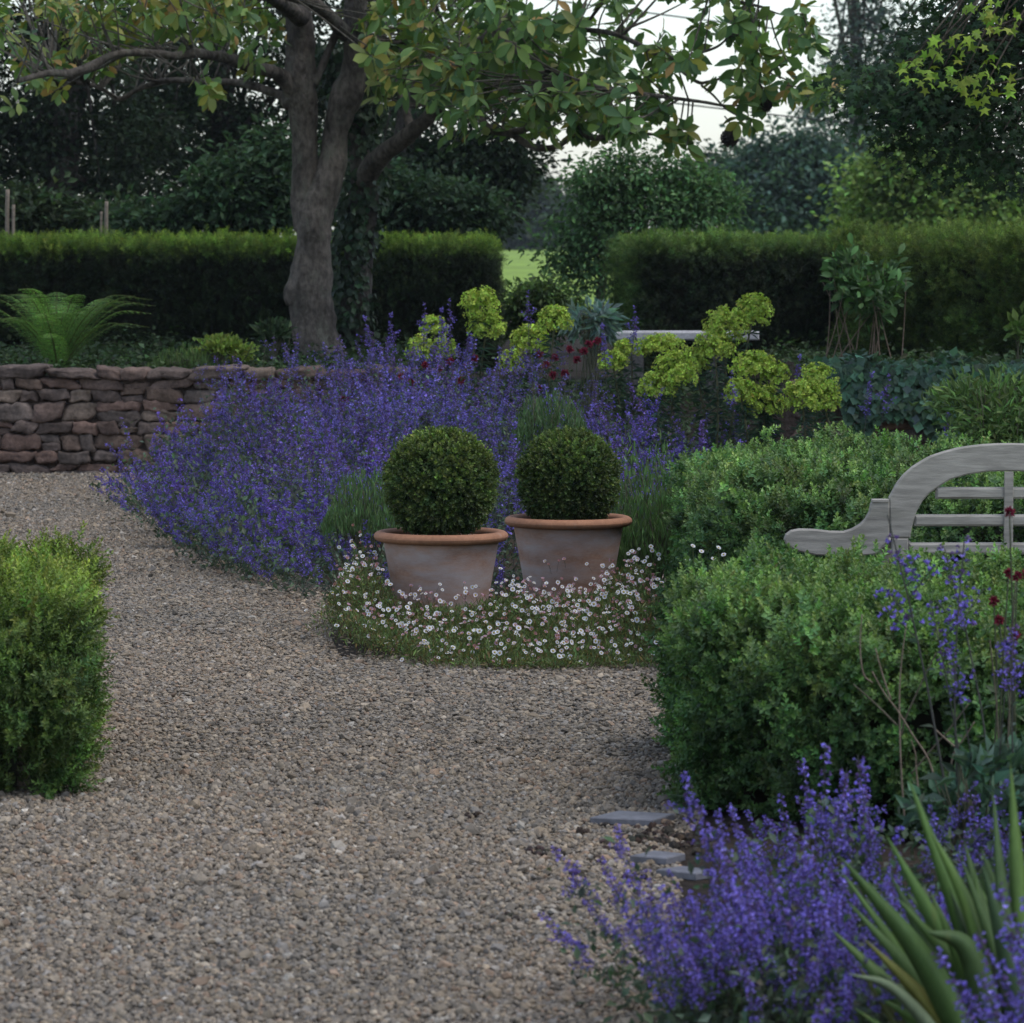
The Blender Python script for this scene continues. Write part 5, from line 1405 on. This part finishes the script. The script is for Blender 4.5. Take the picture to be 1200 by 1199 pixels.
# ================================================================== FOREGROUND IRIS, TWIGS, SLATES
def blade_geo(pts, w, col, tw=0.0):
    """sword leaf through pts with a folded midrib"""
    X = spline(pts, 8); n = len(X)
    T = nrm(np.gradient(X, axis=0))
    view = np.array([0.25 + tw, -1.0, 0.15])
    side = nrm(np.cross(T, view)); nn = np.cross(side, T)
    t = np.linspace(0, 1, n)
    hw = w / 2 * np.minimum(1.0, 0.75 + t * 0.6) * np.clip((1 - t) / 0.62, 0, 1) ** 0.85
    V = np.concatenate([X - side * hw[:, None] + nn * (hw * 0.05)[:, None], X + nn * 0.0015, X + side * hw[:, None] + nn * (hw * 0.05)[:, None], X - nn * 0.0018])
    k = np.arange(n - 1)
    Q = np.concatenate([np.stack([k, k + n, k + n + 1, k + 1], 1), np.stack([k + n, k + 2 * n, k + 2 * n + 1, k + n + 1], 1),
                        np.stack([k + 2 * n, k + 3 * n, k + 3 * n + 1, k + 2 * n + 1], 1), np.stack([k + 3 * n, k, k + 1, k + 3 * n + 1], 1)])
    stripe = 1 + 0.12 * np.sin(np.arange(4 * n) * 1.3)[:, None]
    return Geo().add(V, None, Q, np.asarray(col) * np.ones((4 * n, 1)) * stripe, True)
def iris():
    d = 7.9
    root = thing('iris', at(1175, 1290, d) * [1, 1, 0], 'clump of green sword shaped iris leaves at the bottom right corner', 'plant')
    m = M_iris
    B = [  # foot, middle, tip (photograph px), width px, distance offset, colour
        ((1165, 1290), (1085, 1130), (983, 1002), 36, -0.12, (0.075, 0.14, 0.04)),
        ((1200, 1290), (1130, 1090), (1063, 908), 34, 0.02, (0.10, 0.19, 0.045)),
        ((1195, 1290), (1110, 1110), (1037, 976), 29, -0.02, (0.10, 0.19, 0.05)),
        ((1215, 1290), (1196, 1080), (1184, 893), 33, 0.10, (0.12, 0.21, 0.05)),
        ((1210, 1290), (1178, 1080), (1163, 922), 30, 0.06, (0.08, 0.14, 0.05)),
        ((1200, 1290), (1140, 1080), (1088, 968), 28, -0.06, (0.12, 0.21, 0.05)),
        ((1190, 1300), (1160, 1120), (1130, 985), 36, 0.0, (0.085, 0.14, 0.05)),
        ((1205, 1300), (1120, 1165), (1040, 1020), 36, 0.05, (0.07, 0.12, 0.05)),
        ((1180, 1300), (1090, 1180), (1010, 1098), 26, -0.1, (0.16, 0.17, 0.04)),
        ((1170, 1310), (1060, 1170), (992, 1140), 18, -0.14, (0.16, 0.21, 0.12)),
        ((1220, 1300), (1185, 1140), (1150, 1010), 34, -0.08, (0.075, 0.13, 0.06)),
        ((1225, 1300), (1215, 1120), (1212, 930), 38, 0.1, (0.09, 0.15, 0.05)),
        ((1230, 1300), (1225, 1090), (1200, 960), 32, -0.04, (0.08, 0.14, 0.05)),
        ((1165, 1300), (1110, 1200), (1030, 1140), 30, 0.08, (0.06, 0.10, 0.04)),
        ((1180, 1310), (1140, 1125), (1085, 1090), 36, -0.1, (0.075, 0.13, 0.045)),
        ((1150, 1310), (1075, 1230), (1000, 1125), 24, 0.1, (0.12, 0.14, 0.04)),
        ((1195, 1300), (1150, 1150), (1112, 1040), 34, -0.04, (0.07, 0.12, 0.045)),
    ]
    for i in range(34):
        fx = rng.uniform(1150, 1245); t_ = rng.uniform(0, 1); tx = fx - rng.uniform(10, 190); ty = rng.uniform(960, 1150) + (fx - tx) * 0.25
        B.append(((fx, 1300), ((fx * 0.45 + tx * 0.55) + rng.uniform(0, 25), (1300 + ty) / 2 - rng.uniform(0, 25)), (tx, ty), rng.uniform(22, 36), rng.uniform(-0.05, 0.2), (0.075 + 0.03 * t_, 0.13 + 0.06 * t_, 0.045)))
    for f, m_, t, w, dd, c in B:
        c = np.array(c) * 0.74; w *= 1.0
        g = blade_geo([at(*f, d + dd * 0.4), at(*m_, d + dd), at(*t, d + dd * 1.6)], w * d / F, c, rng.normal(0, 0.25))
        g.build('leaf_blade', m, root)
M_iris = solid_mat('iris_blade', 0.5, (3, 0.12), (60, 0.1), 0.15, 120, 0.001, 0.22, (4, 4, 0.6), ((0.16, 0.15, 0.05), 5, 0.62, 0.8))
iris()

def twigs():
    d = 10.6
    root = thing('dead_twigs', at(1085, 930, d) * [1, 1, 0], 'bare dry brown twigs standing in front of the large box hedge', 'dead plant')
    T = [[(1097, 765), (1080, 800), (1062, 840), (1056, 862)], [(1022, 787), (1036, 812), (1052, 833), (1070, 862), (1088, 890), (1100, 930)],
         [(1135, 825), (1112, 855), (1092, 878), (1068, 907)], [(1142, 846), (1128, 868), (1119, 880), (1113, 905), (1106, 960)], [(1091, 850), (1106, 864), (1120, 876)],
         [(1062, 732), (1056, 780), (1054, 830), (1056, 900), (1060, 960)], [(1000, 802), (1025, 824), (1051, 850)], [(1026, 760), (1034, 790), (1044, 820)], [(1068, 868), (1073, 885), (1074, 905), (1080, 960)],
         [(1010, 720), (1008, 760), (1012, 790), (1022, 800)], [(1190, 680), (1186, 760), (1180, 900)], [(1160, 750), (1168, 830), (1172, 930)]]
    for t in T:
        g = Geo()
        dd = rng.uniform(-0.12, 0.12)
        tube(g, [at(a, b, d + dd + 0.02 * i) for i, (a, b) in enumerate(t)], np.linspace(0.0016, 0.0028, len(t)), 6, (0.20, 0.155, 0.115) if rng.random() < 0.7 else (0.10, 0.085, 0.06), 0.05, 6)
        g.build('twig', M_twig, root)
    # leafy perennials round their feet
    bushy('knautia_leaves', 'blue green lobed leaves at the foot of the dry twigs', 'plant', 1150, 935, 10.2, 85, 48, 420, t_leaf(0.42, 0.15, 0.25), 0.065, (0.075, 0.135, 0.09), 'dome', 0.0)
twigs()

def clods():
    g = Geo(); n = 130
    c = ground(785, 985)
    P = np.stack([c[0] + rng.normal(0, 0.10, n), c[1] + rng.normal(0, 0.16, n), rng.uniform(0.0, 0.015, n)], 1)
    T = [stone_tmpl(1) for _ in range(3)]; k = rng.integers(0, 3, n)
    for i in range(3):
        q = k == i
        scatter(g, T[i], P[q], frames_z(rng.normal(size=(int(q.sum()), 3))), rng.uniform(0.006, 0.020, int(q.sum())), vary(int(q.sum()), (0.035, 0.024, 0.018), 0.3))
    for px, py in ((640, 1003), (655, 1000), (700, 1010), (676, 1030), (625, 1002), (745, 1035), (560, 960), (590, 1080), (515, 1035)):
        c = ground(px, py)
        m = 9; P = np.stack([c[0] + rng.normal(0, 0.018, m), c[1] + rng.normal(0, 0.03, m), rng.uniform(0.004, 0.015, m)], 1)
        scatter(g, T[0], P, frames_z(rng.normal(size=(m, 3))), rng.uniform(0.006, 0.014, m), vary(m, (0.04, 0.03, 0.022), 0.3))
    o = g.build('loose_soil', M_peb); tag(o, kind='stuff')
clods()

def slates():
    for px, py, w, l, ang, lab in ((742, 958, 0.115, 0.16, -0.25, 'pale grey slate set flat in the gravel at the box hedge corner'),
                                   (772, 1004, 0.065, 0.11, -0.4, 'dull slate half buried beside the dark soil hollow, middle of the edging'),
                                   (806, 1022, 0.075, 0.09, -0.55, 'dark slate behind the near catmint, nearest of the edging pieces')):
        c = ground(px, py, 0.02)
        g = Geo()
        o = [(-w, -l * 0.5), (w * 0.7, -l * 0.55), (w, l * 0.35), (-w * 0.55, l * 0.5)]
        ca, sa = math.cos(ang), math.sin(ang)
        gg = Geo(); bevel_poly(gg, [(x * ca - y * sa, x * sa + y * ca) for x, y in o], 0, 0.022, 0.003, (0.12, 0.12, 0.135))
        v, cc, t, q, sm = gg.arrays()
        v = np.stack([v[:, 0], v[:, 2], v[:, 1]], 1)
        g.add(v, t[:, ::-1], q[:, ::-1], (0.12, 0.12, 0.135))
        ob = g.build('slate_tile', M_slate, None, (float(c[0]), float(c[1]), 0.006)); tag(ob, lab, 'slate', 'slate edging at the border corner')
slates()

# ================================================================== LIGHT, AIR, CAMERA
SUN_EL, SUN_AZ = math.radians(64), math.radians(110)      # behind and to the right of the garden, veiled
w = bpy.data.worlds.new('World'); scene.world = w; w.use_nodes = True
nt = w.node_tree; nt.nodes.clear()
sky = nt.nodes.new('ShaderNodeTexSky'); sky.sky_type = 'NISHITA'; sky.sun_disc = False
sky.sun_elevation = SUN_EL; sky.sun_rotation = SUN_AZ
sky.air_density = 1.0; sky.dust_density = 1.0; sky.ozone_density = 1.0
hs = nt.nodes.new('ShaderNodeHueSaturation'); hs.inputs['Saturation'].default_value = 0.7
bg = nt.nodes.new('ShaderNodeBackground'); bg.inputs['Strength'].default_value = 0.15
out = nt.nodes.new('ShaderNodeOutputWorld')
nt.links.new(sky.outputs[0], hs.inputs['Color']); nt.links.new(hs.outputs[0], bg.inputs['Color']); nt.links.new(bg.outputs[0], out.inputs[0])

sd = bpy.data.lights.new('sun', 'SUN'); sd.energy = 1.0; sd.angle = math.radians(35); sd.color = (1.0, 0.97, 0.93)
so = bpy.data.objects.new('sun', sd); COL.objects.link(so)
sv = Vector((math.sin(SUN_AZ) * math.cos(SUN_EL), math.cos(SUN_AZ) * math.cos(SUN_EL), math.sin(SUN_EL)))
so.rotation_euler = sv.to_track_quat('Z', 'Y').to_euler(); so.location = (5, 10, 12)

def air():
    m, nt, N, L = new_mat('haze_air')
    out = N.new('ShaderNodeOutputMaterial'); v = N.new('ShaderNodeVolumePrincipled')
    v.inputs['Color'].default_value = (0.80, 0.88, 1.0, 1); v.inputs['Density'].default_value = HAZE; v.inputs['Anisotropy'].default_value = 0.2
    L.new(v.outputs[0], out.inputs['Volume'])
    x0, x1, y0, y1, z0, z1 = -1000, 1000, -100, 1600, -1.1, 60
    g = Geo()
    V = [(x, y, z) for z in (z0, z1) for y in (y0, y1) for x in (x0, x1)]
    g.add(V, None, [(0, 2, 3, 1), (4, 5, 7, 6), (0, 1, 5, 4), (2, 6, 7, 3), (0, 4, 6, 2), (1, 3, 7, 5)], (1, 1, 1))
    o = g.build('haze', m); tag(o, kind='stuff')
HAZE = 0.00018
if HAZE: air()

cd = bpy.data.cameras.new('camera'); cam = bpy.data.objects.new('camera', cd); COL.objects.link(cam)
cam.location = (0, 0, EYE); cam.rotation_euler = (PI / 2 - PITCH, 0, 0)
cd.sensor_fit = 'HORIZONTAL'; cd.sensor_width = 36; cd.lens = F / 1200 * 36
cd.clip_start = 0.1; cd.clip_end = 3000
cd.dof.use_dof = True; cd.dof.focus_distance = 17.3; cd.dof.aperture_fstop = 10.0
scene.camera = cam

scene.view_settings.view_transform = 'Standard'; scene.view_settings.look = 'None'
scene.view_settings.exposure = 0.78; scene.view_settings.gamma = 1.0
scene.cycles.use_denoising = True
scene.cycles.max_bounces = 6; scene.cycles.diffuse_bounces = 3; scene.cycles.transmission_bounces = 3; scene.cycles.glossy_bounces = 2; scene.cycles.volume_bounces = 0; scene.cycles.volume_max_steps = 64
